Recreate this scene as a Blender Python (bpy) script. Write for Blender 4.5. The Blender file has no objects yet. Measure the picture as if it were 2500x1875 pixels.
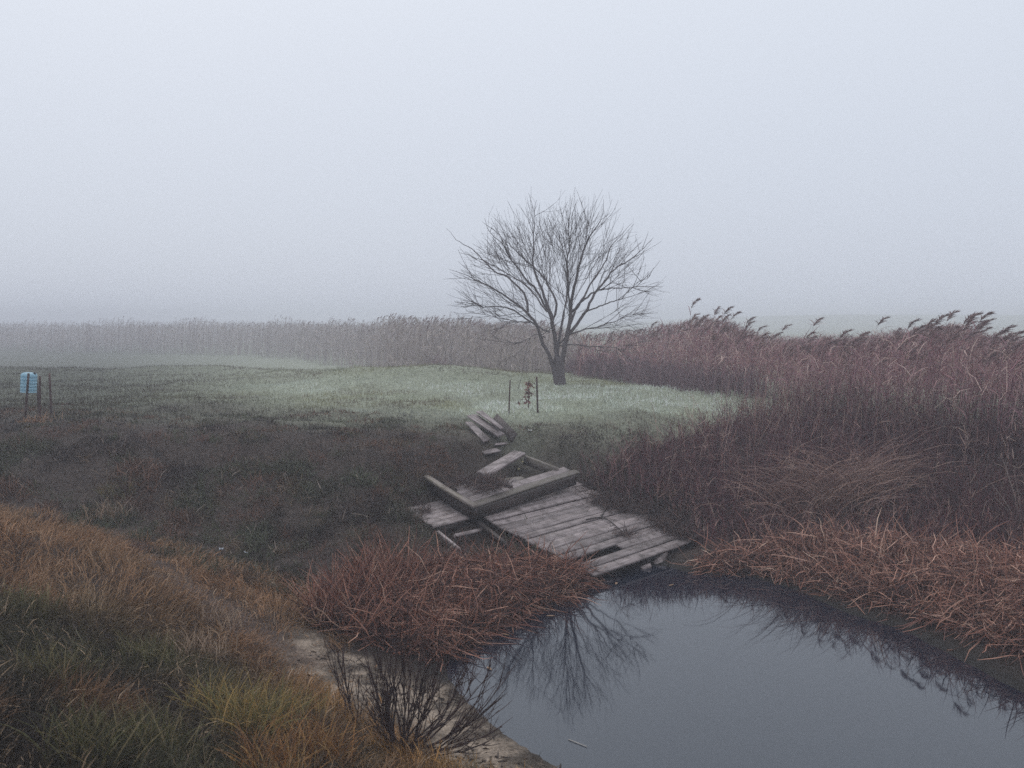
import bpy, math, random
import numpy as np
from mathutils import Vector, Matrix

rng = np.random.default_rng(7)
random.seed(7)
sc = bpy.context.scene
col = sc.collection

# ------------------------------------------------------------------ camera
CAMZ = 3.4
PITCH = math.radians(3.96)
cam_d = bpy.data.cameras.new('camera')
cam = bpy.data.objects.new('camera', cam_d)
col.objects.link(cam)
cam.location = (0, 0, CAMZ)
cam.rotation_euler = (math.radians(90) - PITCH, 0, 0)
cam_d.sensor_width = 36.0
cam_d.lens = 36.0 * 900 / 1024
cam_d.clip_start = 0.1
cam_d.clip_end = 2000
cam_d.dof.use_dof = True
cam_d.dof.focus_distance = 13.5
cam_d.dof.aperture_fstop = 2.8
sc.camera = cam

# ------------------------------------------------------------------ sky, sun, exposure
SUN_EL, SUN_AZ = math.radians(48), math.radians(-25)   # azimuth measured from +y towards +x
w = bpy.data.worlds.new('World')
sc.world = w
w.use_nodes = True
nt = w.node_tree
nt.nodes.clear()
out = nt.nodes.new('ShaderNodeOutputWorld')
bg = nt.nodes.new('ShaderNodeBackground')
bg.inputs['Strength'].default_value = 0.1
sky = nt.nodes.new('ShaderNodeTexSky')
sky.sky_type = 'NISHITA'
sky.sun_disc = False
sky.sun_elevation = SUN_EL
sky.sun_rotation = SUN_AZ
sky.dust_density = 4.0
sky.air_density = 1.0
tc = nt.nodes.new('ShaderNodeTexCoord')
sep = nt.nodes.new('ShaderNodeSeparateXYZ')
ramp = nt.nodes.new('ShaderNodeValToRGB')          # the even brightness of a fog-filled overcast
ramp.color_ramp.elements[0].position = 0.0
ramp.color_ramp.elements[0].color = (0.62, 0.675, 0.78, 1)
ramp.color_ramp.elements[1].position = 0.55
ramp.color_ramp.elements[1].color = (0.84, 0.89, 0.97, 1)
gain = nt.nodes.new('ShaderNodeVectorMath')
gain.operation = 'SCALE'
gain.inputs['Scale'].default_value = 10.0
mix = nt.nodes.new('ShaderNodeMix')
mix.data_type = 'RGBA'
mix.inputs['Factor'].default_value = 0.93          # cloud cover over the clear sky
nt.links.new(tc.outputs['Generated'], sep.inputs[0])
nt.links.new(sep.outputs['Z'], ramp.inputs[0])
nt.links.new(ramp.outputs[0], gain.inputs[0])
nt.links.new(sky.outputs[0], mix.inputs['A'])
nt.links.new(gain.outputs[0], mix.inputs['B'])
nt.links.new(mix.outputs['Result'], bg.inputs['Color'])
nt.links.new(bg.outputs[0], out.inputs['Surface'])

sun_d = bpy.data.lights.new('sun', 'SUN')
sun_d.energy = 0.5
sun_d.angle = math.radians(25)
sun_d.color = (1.0, 0.97, 0.93)
sun = bpy.data.objects.new('sun', sun_d)
col.objects.link(sun)
sdir = Vector((math.sin(SUN_AZ) * math.cos(SUN_EL), math.cos(SUN_AZ) * math.cos(SUN_EL), math.sin(SUN_EL)))
sun.rotation_euler = sdir.to_track_quat('Z', 'Y').to_euler()
sun.location = (0, 0, 60)

FOG = 0.0063
vs = sc.view_settings
vs.view_transform = 'Standard'
vs.look = 'None'
vs.exposure = 0.0
vs.gamma = 1.0
cy = sc.cycles
cy.use_denoising = False   # the photograph is grainy; the sampling grain keeps the fine stalks
cy.max_bounces = 6
cy.diffuse_bounces = 2
cy.glossy_bounces = 2
cy.transmission_bounces = 2
cy.transparent_max_bounces = 8
cy.volume_bounces = 4
sc.render.use_persistent_data = False

# ------------------------------------------------------------------ pixel helpers (photo is 2500 x 1875)
FPX = 900 * 2500 / 1024
CP, SP = math.cos(PITCH), math.sin(PITCH)


def ray(u, v):
    a = (np.asarray(u, float) - 1250) / FPX
    b = -(np.asarray(v, float) - 937.5) / FPX
    return np.stack([a, CP + b * SP, -SP + b * CP], -1)


def PZ(u, v, z):
    """point on the horizontal level z seen at a photo pixel"""
    d = ray(u, v)
    t = (z - CAMZ) / d[..., 2]
    return np.stack([d[..., 0] * t, d[..., 1] * t, np.zeros_like(t) + z], -1)


def PY(u, v, y):
    """point at forward distance y seen at a photo pixel"""
    d = ray(u, v)
    t = y / d[..., 1]
    return np.stack([d[..., 0] * t, np.zeros_like(t) + y, CAMZ + d[..., 2] * t], -1)


K8 = 2500 / 2212.0


def d2(u, v): return u * K8, v * K8                    # 2212-wide view
def z1(a, b): return 950 + a / 2.765, 980 + b / 2.765   # deck close-up
def z4(a, b): return 1000 + a / 4.424, 1080 + b / 4.424
def z5(a, b): return 1130 + a / 5.978, 990 + b / 5.978
def zt(a, b): return 1050 + a / 3.017, 430 + b / 3.017  # tree close-up
def zs(a, b): return 650 + a / 2.602, 1280 + b / 2.602  # shrub close-up


# ------------------------------------------------------------------ noise
def _hash(ix, iy, seed):
    n = (ix * 374761393 + iy * 668265263 + seed * 982451653) & 0xffffffff
    n = ((n ^ (n >> 13)) * 1274126177) & 0xffffffff
    return ((n ^ (n >> 16)) & 0xffff) / 65535.0


def vnoise(x, y, scale, seed=0):
    x = np.asarray(x, float) / scale
    y = np.asarray(y, float) / scale
    ix = np.floor(x).astype(np.int64)
    iy = np.floor(y).astype(np.int64)
    fx = x - ix
    fy = y - iy
    fx = fx * fx * (3 - 2 * fx)
    fy = fy * fy * (3 - 2 * fy)
    a = _hash(ix, iy, seed)
    b = _hash(ix + 1, iy, seed)
    c = _hash(ix, iy + 1, seed)
    d = _hash(ix + 1, iy + 1, seed)
    return (a * (1 - fx) + b * fx) * (1 - fy) + (c * (1 - fx) + d * fx) * fy


def fbm(x, y, scale, seed=0, octs=3):
    s = 0
    a = 1
    t = 0
    for k in range(octs):
        s = s + a * vnoise(x, y, scale / 2 ** k, seed + 17 * k)
        t += a
        a *= 0.5
    return s / t


def sm(x, a, b):
    t = np.clip((np.asarray(x, float) - a) / (b - a), 0, 1)
    return t * t * (3 - 2 * t)


# ------------------------------------------------------------------ terrain
shore_px = [(1210, 1659), (1150, 1622), (1100, 1590), (1050, 1550), (1010, 1512), (975, 1470), (965, 1435), (985, 1400),
            (1030, 1365), (1090, 1335), (1150, 1312), (1240, 1282), (1290, 1248), (1380, 1222), (1430, 1222), (1480, 1236),
            (1620, 1246), (1720, 1276), (1830, 1326), (1950, 1362), (2080, 1430), (2212, 1500)]
POND = [tuple(PZ(*d2(u, v), 0.0)[:2]) for u, v in shore_px]
POND += [(7.5, 7.3), (12, 6.4), (18, 5.0), (19, 3.0), (14, 2.2), (8, 2.6), (4.5, 3.7), (2.0, 5.3)]
POND = np.array(POND)


def in_poly(x, y, poly):
    poly = np.asarray(poly)
    ins = np.zeros(np.shape(x), bool)
    n = len(poly)
    j = n - 1
    for i in range(n):
        xi, yi = poly[i]
        xj, yj = poly[j]
        with np.errstate(divide='ignore', invalid='ignore'):
            c = ((yi > y) != (yj > y)) & (x < (xj - xi) * (y - yi) / (yj - yi + 1e-12) + xi)
        ins ^= c
        j = i
    return ins


def line_dist(x, y, pts, closed=False):
    pts = np.asarray(pts, float)
    best = np.full(np.shape(x), 1e9)
    par = np.zeros(np.shape(x))
    n = len(pts)
    m = n if closed else n - 1
    for i in range(m):
        a = pts[i]
        b = pts[(i + 1) % n]
        ab = b - a
        t = np.clip(((x - a[0]) * ab[0] + (y - a[1]) * ab[1]) / (ab @ ab), 0, 1)
        d = np.hypot(x - a[0] - t * ab[0], y - a[1] - t * ab[1])
        k = d < best
        best = np.where(k, d, best)
        par = np.where(k, i + t, par)
    return best, par


def pond_s(x, y):
    d, _ = line_dist(x, y, POND, True)
    return np.where(in_poly(x, y, POND), -d, d)


GULLY = [(-1.4, 9.7), (-3.2, 10.9), (-6.0, 11.9), (-10.0, 12.4), (-14, 12.6)]
GFLOOR = [0.18, 0.42, 0.78, 1.10, 1.35]
TREE = PZ(*d2(1207, 834), 1.80)


# the three sunken deck pieces; the bank is dug out under them
DA = PZ(*z4(765, 792), .60)
DB = PZ(*z1(1395, 1172), .13)
DC = PZ(*z1(2112, 922), .17)
DD = DA + (DC - DB)
PF0 = PZ(*z4(735, 690), .77)
PF1 = PZ(*z4(1845, 322), .95)
PL1 = PZ(*z4(215, 365), 1.00)
SF0 = PZ(*z1(305, 842), .56)
SF1 = PZ(*z1(545, 786), .585)
SB0 = PZ(*z1(85, 722), .66)


def _patch(p, q, r, e):
    """corner, long corner, side corner -> (origin, axes, plane)"""
    return np.array(p), np.array(q) - p, np.array(r) - p, e


DIGS = [_patch(DA + (DA - DB) * .18, DD + (DA - DB) * .18, DB, .10), _patch(PF0 - (PL1 - PF0) * .05, PF1, PL1 - (PL1 - PF0) * .1, .15),
        _patch(SF0, SF0 + (SF1 - SF0) * 1.5, SB0, .09),
        _patch(PY(*z1(345, 905), 12.3), PY(*z1(640, 835), 12.65), PY(*z1(520, 1020), 11.8), .20)]


def dig(x, y, z):
    for o, a, b, dep in DIGS:
        det = a[0] * b[1] - a[1] * b[0]
        px, py = x - o[0], y - o[1]
        s = (px * b[1] - py * b[0]) / det
        t = (a[0] * py - a[1] * px) / det
        la, lb = np.hypot(a[0], a[1]), np.hypot(b[0], b[1])
        sx = np.maximum(np.maximum(-s, s - 1), 0) * la
        ty = np.maximum(np.maximum(-t, t - 1), 0) * lb
        d = np.hypot(sx, ty)
        lvl = o[2] + np.clip(s, -.1, 1.1) * a[2] + np.clip(t, -.1, 1.1) * b[2] - dep + np.maximum(d - .06, 0) * 1.1
        z = np.minimum(z, lvl)
    return z


def H(x, y, detail=True):
    x = np.asarray(x, float)
    y = np.asarray(y, float)
    s = pond_s(x, y)
    near = sm(9.6 - y, 0, 1.5) * sm(1.5 - x, 0, 2.0)
    right = sm(x, 1.8, 4.0) * sm(y, 8.5, 10.5)
    se = s * (1 - 0.25 * near) * (1 - 0.38 * right)
    z = np.interp(se, [-3, -1, 0, .4, 1, 2, 3.2, 4.3, 6, 9, 40], [-.6, -.3, 0, .06, .24, .70, 1.28, 1.52, 1.62, 1.66, 1.66])
    gd, gp = line_dist(x, y, GULLY)
    fl = np.interp(gp, range(len(GFLOOR)), GFLOOR)
    g = fl + np.interp(gd, [0, .6, 1.8, 3.2, 4.6, 8], [0, .06, .50, 1.05, 1.45, 2.4])
    k = 0.25
    h = np.clip(0.5 + 0.5 * (g - z) / k, 0, 1)
    zz = g * (1 - h) + z * h - k * h * (1 - h) * 0.6
    z = np.where(s > 0.3, zz * sm(s, .3, 1.2) + z * (1 - sm(s, .3, 1.2)), z)
    # mounds by the tree, lower wet ground beyond, a rise far to the right
    z = z + 0.22 * np.exp(-(((x - TREE[0]) / 3.5) ** 2 + ((y - TREE[1] - .3) / 2.5) ** 2))
    z = z + 0.42 * np.exp(-(((x + 2.6) / 3.4) ** 2 + ((y - 26.0) / 2.2) ** 2))
    z = z - 1.1 * sm(y - 1.2 * np.clip(-x - 4, 0, 8) * .5, 29, 42) * (1 - sm(x, 4, 9))
    z = z - 0.25 * sm(y, 18, 24) * sm(x, 9, 14)
    z = z + 4.6 * sm(y, 150, 330) * sm(x, 0, 120)
    if detail:
        amp = sm(s, .3, 2.5)
        z = z + amp * ((0.16 + .2 * sm(y, 15, 19)) * (fbm(x, y, 3.1, 3) - .5) + 0.11 * (fbm(x, y, .75, 9, 2) - .5)
                       + 0.05 * (vnoise(x, y, .28, 12) - .5) * (np.asarray(y) < 26))
        z = z + 0.02 * (vnoise(x, y, .5, 5) - .5) * sm(s, .0, .4)
    return dig(x, y, z)


def G(u, v):
    """photo pixel -> point on the ground"""
    d = ray(u, v)
    ts = np.concatenate([np.arange(2.5, 40, 0.05), np.arange(40, 150, .5)])
    p = np.array([0, 0, CAMZ]) + ts[:, None] * d
    hz = H(p[:, 0], p[:, 1])
    k = np.argmax(p[:, 2] < np.maximum(hz, 0.0))
    if k == 0 and p[0, 2] > hz[0]:
        k = len(ts) - 1
    q = p[k].copy()
    q[2] = max(hz[k], 0.0)
    return q


def GP(pts): return np.array([G(*d2(u, v))[:2] for u, v in pts])


# ------------------------------------------------------------------ object helpers
def tag(o, label=None, cat=None, group=None, kind=None):
    if label: o['label'] = label
    if cat: o['category'] = cat
    if group: o['group'] = group
    if kind: o['kind'] = kind
    return o


def link(name, me, mat=None, parent=None):
    if mat is not None and not me.materials:
        me.materials.append(mat)
    o = bpy.data.objects.new(name, me)
    col.objects.link(o)
    if parent is not None:
        o.parent = parent
    return o


def empty(name, loc=(0, 0, 0)):
    o = bpy.data.objects.new(name, None)
    o.empty_display_size = 0.2
    o.location = loc
    col.objects.link(o)
    return o


def mesh_np(name, V, F, C=None, smooth=False):
    """V (n,3), F (m,4 or 3) -> mesh, C (n,3) colour attribute"""
    V = np.asarray(V, np.float32)
    F = np.asarray(F, np.int32)
    me = bpy.data.meshes.new(name)
    m, k = F.shape
    me.vertices.add(len(V))
    me.vertices.foreach_set('co', V.ravel())
    me.loops.add(m * k)
    me.loops.foreach_set('vertex_index', F.ravel())
    me.polygons.add(m)
    me.polygons.foreach_set('loop_start', np.arange(0, m * k, k, dtype=np.int32))
    if smooth:
        me.polygons.foreach_set('use_smooth', np.ones(m, bool))
    if C is not None:
        a = me.attributes.new('col', 'FLOAT_COLOR', 'POINT')
        c4 = np.ones((len(V), 4), np.float32)
        c4[:, :3] = np.clip(C, 0.002, 0.9)
        a.data.foreach_set('color', c4.ravel())
    me.update(calc_edges=True)
    return me


class Soup:
    """collects strips and tubes (all quads) for one mesh"""
    def __init__(self):
        self.V, self.F, self.C, self.n = [], [], [], 0

    def _put(self, V, F, C):
        self.V.append(V)
        self.F.append(F + self.n)
        self.C.append(C)
        self.n += len(V)

    def strips(self, P, W, C, side=None):
        N, K, _ = P.shape
        if N == 0: return
        if side is None:
            d = P[:, -1] - P[:, 0]
            r = rng.normal(size=(N, 3))
            side = np.cross(d, r)
        side = side / (np.linalg.norm(side, axis=1, keepdims=True) + 1e-9)
        W = np.broadcast_to(W, (N, K))
        off = side[:, None, :] * W[..., None] * .5
        V = np.stack([P - off, P + off], 2).reshape(-1, 3)
        base = (np.arange(N) * K * 2)[:, None] + (np.arange(K - 1) * 2)[None, :]
        F = np.stack([base, base + 1, base + 3, base + 2], -1).reshape(-1, 4)
        C = np.asarray(C)
        if C.ndim == 2: C = C[:, None, :]
        C = np.broadcast_to(C, (N, K, 3))
        self._put(V, F, np.repeat(C.reshape(-1, 3), 2, 0))

    def tubes(self, P, R, C, n=3):
        N, K, _ = P.shape
        if N == 0: return
        T = np.gradient(P, axis=1)
        T /= np.linalg.norm(T, axis=2, keepdims=True) + 1e-9
        ref = np.where(np.abs(T[..., 2:3]) > .9, np.array([1.0, 0, 0]), np.array([0, 0, 1.0]))
        A = np.cross(T, ref)
        A /= np.linalg.norm(A, axis=2, keepdims=True) + 1e-9
        B = np.cross(T, A)
        R = np.broadcast_to(R, (N, K))
        ang = np.arange(n) * 2 * math.pi / n
        V = (P[:, :, None, :] + R[..., None, None] * (A[:, :, None, :] * np.cos(ang)[:, None] + B[:, :, None, :] * np.sin(ang)[:, None]))
        V = V.reshape(-1, 3)
        b = (np.arange(N) * K * n)[:, None, None] + (np.arange(K - 1) * n)[None, :, None] + np.arange(n)[None, None, :]
        b2 = (np.arange(N) * K * n)[:, None, None] + (np.arange(K - 1) * n)[None, :, None] + ((np.arange(n) + 1) % n)[None, None, :]
        F = np.stack([b, b2, b2 + n, b + n], -1).reshape(-1, 4)
        C = np.asarray(C)
        if C.ndim == 1: C = C[None, None, :]
        if C.ndim == 2: C = C[:, None, :]
        C = np.broadcast_to(C, (N, K, 3))
        self._put(V, F, np.repeat(C.reshape(-1, 3), n, 0))

    def build(self, name, mat, parent=None, origin=None):
        V = np.concatenate(self.V)
        if origin is not None:
            V = V - np.asarray(origin)
        me = mesh_np(name, V, np.concatenate(self.F), np.concatenate(self.C))
        o = link(name, me, mat, parent)
        if origin is not None and parent is None:
            o.location = origin
        return o


def curve_blades(base, h, az, th0, curl, K, wob=0.0):
    """centre lines that start at angle th0 from vertical and bend by curl along their length"""
    N = len(base)
    t = (np.arange(K - 1) + .5) / (K - 1)
    th = th0[:, None] + curl[:, None] * t[None, :] ** 1.3
    step = (h / (K - 1))[:, None]
    a = az[:, None] + wob * np.cumsum(rng.normal(size=(N, K - 1)), 1)
    dx = np.sin(th) * np.cos(a) * step
    dy = np.sin(th) * np.sin(a) * step
    dz = np.cos(th) * step
    P = np.zeros((N, K, 3))
    P[:, 1:, 0] = np.cumsum(dx, 1)
    P[:, 1:, 1] = np.cumsum(dy, 1)
    P[:, 1:, 2] = np.cumsum(dz, 1)
    return P + base[:, None, :]


def scatter(poly, dens, margin=1.35, maxn=600000):
    """even scatter over a ground polygon: dens per square metre, number or function(x, y)"""
    poly = np.asarray(poly)
    lo = poly.min(0)
    hi = poly.max(0)
    top = dens if not callable(dens) else dens(None, None)
    n = int(min(maxn, (hi[0] - lo[0]) * (hi[1] - lo[1]) * top))
    x = rng.uniform(lo[0], hi[0], n)
    y = rng.uniform(lo[1], hi[1], n)
    k = in_poly(x, y, poly) & (np.abs(x) < 0.57 * margin * y + 1.2)
    x, y = x[k], y[k]
    if callable(dens):
        k = rng.uniform(0, top, len(x)) < dens(x, y)
        x, y = x[k], y[k]
    return x, y


def pick(cols, n, w=None):
    cols = np.asarray(cols, float)
    c = cols[rng.choice(len(cols), n, p=w)]
    return c * rng.uniform(.75, 1.3, (n, 1))


def ground_pts(x, y, sink=.01):
    return np.stack([x, y, H(x, y) - sink], 1)


# ------------------------------------------------------------------ materials
def new_mat(name):
    m = bpy.data.materials.new(name)
    m.use_nodes = True
    n = m.node_tree
    n.nodes.clear()
    o = n.nodes.new('ShaderNodeOutputMaterial')
    p = n.nodes.new('ShaderNodeBsdfPrincipled')
    n.links.new(p.outputs[0], o.inputs[0])
    return m, n, p


def veg_mat(name, rough=.75, spec=.25, transl=.18):
    m, n, p = new_mat(name)
    a = n.nodes.new('ShaderNodeAttribute')
    a.attribute_name = 'col'
    p.inputs['Roughness'].default_value = rough
    p.inputs['Specular IOR Level'].default_value = spec
    n.links.new(a.outputs['Color'], p.inputs['Base Color'])
    if transl:
        t = n.nodes.new('ShaderNodeBsdfTranslucent')
        ms = n.nodes.new('ShaderNodeMixShader')
        ms.inputs[0].default_value = transl
        n.links.new(a.outputs['Color'], t.inputs['Color'])
        n.links.new(p.outputs[0], ms.inputs[1])
        n.links.new(t.outputs[0], ms.inputs[2])
        n.links.new(ms.outputs[0], [q for q in n.nodes if q.type == 'OUTPUT_MATERIAL'][0].inputs[0])
    return m


M_GRASS = veg_mat('grass_blades')
M_DEAD = veg_mat('dead_stalks', .7, .3, .1)
M_BARK = veg_mat('bark', .85, .2, 0)


def ground_mat():
    m, n, p = new_mat('soil')
    a = n.nodes.new('ShaderNodeAttribute')
    a.attribute_name = 'col'
    t = n.nodes.new('ShaderNodeTexCoord')
    n1 = n.nodes.new('ShaderNodeTexNoise')
    n1.inputs['Scale'].default_value = 9
    n1.inputs['Detail'].default_value = 8
    n1.inputs['Roughness'].default_value = .7
    r = n.nodes.new('ShaderNodeMapRange')
    r.inputs['From Min'].default_value = .3
    r.inputs['From Max'].default_value = .7
    r.inputs['To Min'].default_value = .55
    r.inputs['To Max'].default_value = 1.35
    mul = n.nodes.new('ShaderNodeVectorMath')
    mul.operation = 'SCALE'
    n2 = n.nodes.new('ShaderNodeTexNoise')
    n2.inputs['Scale'].default_value = 40
    n2.inputs['Detail'].default_value = 6
    b = n.nodes.new('ShaderNodeBump')
    b.inputs['Strength'].default_value = .6
    b.inputs['Distance'].default_value = .03
    n.links.new(t.outputs['Object'], n1.inputs['Vector'])
    n.links.new(t.outputs['Object'], n2.inputs['Vector'])
    n.links.new(n1.outputs[0], r.inputs[0])
    n.links.new(a.outputs['Color'], mul.inputs[0])
    n.links.new(r.outputs[0], mul.inputs['Scale'])
    r2 = n.nodes.new('ShaderNodeMapRange')
    r2.inputs['From Min'].default_value = .35
    r2.inputs['From Max'].default_value = .65
    r2.inputs['To Min'].default_value = .6
    r2.inputs['To Max'].default_value = 1.25
    mul2 = n.nodes.new('ShaderNodeVectorMath')
    mul2.operation = 'SCALE'
    n.links.new(n2.outputs[0], r2.inputs[0])
    n.links.new(mul.outputs[0], mul2.inputs[0])
    n.links.new(r2.outputs[0], mul2.inputs['Scale'])
    n.links.new(mul2.outputs[0], p.inputs['Base Color'])
    n.links.new(n2.outputs[0], b.inputs['Height'])
    n.links.new(b.outputs[0], p.inputs['Normal'])
    p.inputs['Roughness'].default_value = .9
    p.inputs['Specular IOR Level'].default_value = .2
    return m


def wood_mat(name, dark, light, stain):
    m, n, p = new_mat(name)
    t = n.nodes.new('ShaderNodeTexCoord')
    oi = n.nodes.new('ShaderNodeObjectInfo')
    add = n.nodes.new('ShaderNodeVectorMath')
    add.operation = 'MULTIPLY_ADD'
    add.inputs[1].default_value = (1, 1, 1)
    sc_ = n.nodes.new('ShaderNodeVectorMath')
    sc_.operation = 'SCALE'
    sc_.inputs[0].default_value = (37.0, 19.0, 7.0)
    n.links.new(oi.outputs['Random'], sc_.inputs['Scale'])
    n.links.new(t.outputs['Object'], add.inputs[0])
    n.links.new(sc_.outputs[0], add.inputs[2])
    mp = n.nodes.new('ShaderNodeMapping')
    mp.inputs['Scale'].default_value = (1.6, 38, 30)
    n.links.new(add.outputs[0], mp.inputs[0])
    g = n.nodes.new('ShaderNodeTexNoise')
    g.inputs['Scale'].default_value = 1.0
    g.inputs['Detail'].default_value = 6
    g.inputs['Roughness'].default_value = .65
    n.links.new(mp.outputs[0], g.inputs['Vector'])
    cr = n.nodes.new('ShaderNodeValToRGB')
    cr.color_ramp.elements[0].position = .30
    cr.color_ramp.elements[0].color = (*dark, 1)
    cr.color_ramp.elements[1].position = .68
    cr.color_ramp.elements[1].color = (*light, 1)
    n.links.new(g.outputs[0], cr.inputs[0])
    s = n.nodes.new('ShaderNodeTexNoise')
    s.inputs['Scale'].default_value = 5.5
    s.inputs['Detail'].default_value = 5
    s.inputs['Roughness'].default_value = .6
    n.links.new(add.outputs[0], s.inputs['Vector'])
    sr = n.nodes.new('ShaderNodeMapRange')
    sr.inputs['From Min'].default_value = .45
    sr.inputs['From Max'].default_value = .70
    sr.inputs['To Max'].default_value = .9
    n.links.new(s.outputs[0], sr.inputs[0])
    mx = n.nodes.new('ShaderNodeMix')
    mx.data_type = 'RGBA'
    mx.inputs['B'].default_value = (*stain, 1)
    n.links.new(sr.outputs[0], mx.inputs['Factor'])
    n.links.new(cr.outputs[0], mx.inputs['A'])
    tone = n.nodes.new('ShaderNodeMapRange')
    tone.inputs['To Min'].default_value = .72
    tone.inputs['To Max'].default_value = 1.2
    n.links.new(oi.outputs['Random'], tone.inputs[0])
    mul = n.nodes.new('ShaderNodeVectorMath')
    mul.operation = 'SCALE'
    n.links.new(mx.outputs['Result'], mul.inputs[0])
    n.links.new(tone.outputs[0], mul.inputs['Scale'])
    n.links.new(mul.outputs[0], p.inputs['Base Color'])
    b = n.nodes.new('ShaderNodeBump')
    b.inputs['Strength'].default_value = .5
    b.inputs['Distance'].default_value = .006
    n.links.new(g.outputs[0], b.inputs['Height'])
    n.links.new(b.outputs[0], p.inputs['Normal'])
    p.inputs['Roughness'].default_value = .62
    p.inputs['Specular IOR Level'].default_value = .35
    return m


M_WOOD = wood_mat('weathered_plank', (.14, .112, .108), (.46, .385, .375), (.075, .058, .05))
M_WOODD = wood_mat('dark_timber', (.035, .026, .024), (.11, .085, .078), (.025, .022, .016))  # darker wood tone for beams, fascia, joists and some loose boards
M_WOODM = wood_mat('mossy_plank', (.12, .098, .085), (.31, .265, .235), (.12, .105, .06))
M_STAKE = wood_mat('rust_brown_stake', (.04, .022, .02), (.11, .06, .05), (.03, .02, .02))


def flat_mat(name, c, rough=.6, c2=None, scale=20):
    m, n, p = new_mat(name)
    t = n.nodes.new('ShaderNodeTexCoord')
    g = n.nodes.new('ShaderNodeTexNoise')
    g.inputs['Scale'].default_value = scale
    g.inputs['Detail'].default_value = 4
    cr = n.nodes.new('ShaderNodeValToRGB')
    c2 = c2 or tuple(.7 * q for q in c)
    cr.color_ramp.elements[0].position = .35
    cr.color_ramp.elements[0].color = (*c2, 1)
    cr.color_ramp.elements[1].position = .65
    cr.color_ramp.elements[1].color = (*c, 1)
    n.links.new(t.outputs['Object'], g.inputs['Vector'])
    n.links.new(g.outputs[0], cr.inputs[0])
    n.links.new(cr.outputs[0], p.inputs['Base Color'])
    p.inputs['Roughness'].default_value = rough
    return m


def water_mat():
    m, n, p = new_mat('still_pond_water')
    p.inputs['Base Color'].default_value = (.010, .013, .024, 1)
    p.inputs['Roughness'].default_value = .03
    p.inputs['Specular Tint'].default_value = (.88, .96, 1.0, 1)
    p.inputs['IOR'].default_value = 1.80
    t = n.nodes.new('ShaderNodeTexCoord')
    g = n.nodes.new('ShaderNodeTexNoise')
    g.inputs['Scale'].default_value = 2.2
    g.inputs['Detail'].default_value = 3
    b = n.nodes.new('ShaderNodeBump')
    b.inputs['Strength'].default_value = .10
    b.inputs['Distance'].default_value = .003
    n.links.new(t.outputs['Object'], g.inputs['Vector'])
    n.links.new(g.outputs[0], b.inputs['Height'])
    n.links.new(b.outputs[0], p.inputs['Normal'])
    return m


# ------------------------------------------------------------------ ground sheet
SAND_PX = [(610, 1400), (660, 1385), (720, 1420), (800, 1440), (900, 1470), (975, 1500), (1100, 1590), (1215, 1659), (1230, 1720), (1080, 1720),
           (980, 1659), (900, 1600), (820, 1560), (740, 1500), (650, 1460)]
PATH_PX = [(215, 1125), (270, 1165), (330, 1215), (400, 1270), (470, 1320), (550, 1370), (640, 1420)]
SAND = GP(SAND_PX)
PATH = GP(PATH_PX)
CAT_L = GP([(660, 1330), (740, 1275), (860, 1240), (1000, 1228), (1130, 1225), (1230, 1235), (1285, 1250), (1240, 1288),
            (1150, 1320), (1090, 1348), (1035, 1378), (995, 1412), (940, 1428), (860, 1412), (760, 1384), (690, 1366)])
CAT_R = GP([(1500, 1236), (1545, 1205), (1640, 1195), (1720, 1188), (1850, 1192), (2000, 1200), (2212, 1225), (2420, 1260), (2420, 1500),
            (2230, 1436), (2090, 1384), (1960, 1334), (1840, 1302), (1740, 1266), (1620, 1240)])
WEED = GP([(1255, 1050), (1330, 1010), (1420, 965), (1540, 925), (1660, 900), (1760, 900), (2000, 935), (2480, 960), (2480, 1240), (2212, 1225), (1850, 1192), (1640, 1195),
           (1520, 1185), (1440, 1120), (1330, 1090)])
REED_F = GP([(1235, 812), (1330, 818), (1450, 838), (1560, 856), (1655, 868), (1690, 905), (1800, 930), (2000, 965), (2212, 985), (2480, 1010)])
REED_R = np.array([*REED_F, (30, 16), (45, 30), (60, 60), (8, 60), (2.6, 34)])


def sand_amt(x, y):
    d, _ = line_dist(x, y, SAND, True)
    d = np.where(in_poly(x, y, SAND), -d, d)
    return 1 - sm(d + .5 * (fbm(x, y, .5, 31) - .5), -.18, .22)


def path_amt(x, y):
    d, _ = line_dist(x, y, PATH)
    return 1 - sm(d + .3 * (fbm(x, y, .4, 33) - .5), .12, .34)


def axis(lo, hi, segs):
    pts = [lo]
    for end, step in segs:
        n = max(1, int(round((end - pts[-1]) / step)))
        pts += list(np.linspace(pts[-1], end, n + 1)[1:])
    return np.array(pts)


gx = axis(-320, 320, [(-120, 25), (-50, 6), (-22, 1.4), (-12, .3), (12, .11), (22, .3), (50, 1.4), (120, 6), (320, 25)])
gy = axis(-30, 420, [(0, 3), (3, .4), (18, .11), (32, .25), (60, 1.0), (150, 5), (420, 25)])
X, Y = np.meshgrid(gx, gy)
Z = H(X, Y)
s_ = pond_s(X, Y)
Cg = np.zeros(X.shape + (3,))
soil = np.array([.060, .044, .036])
Cg[:] = soil
def mead_mix(x, y):
    left = 1 - sm(x, -4.0, -1.0)
    q = y + 3.4 * (fbm(x, y, 2.0, 52) - .5)
    return (left * sm(q, 14.8, 19.6) + (1 - left) * sm(q, 14.2, 18.6)) * (1 - in_poly(x, y, WEED))


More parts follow.
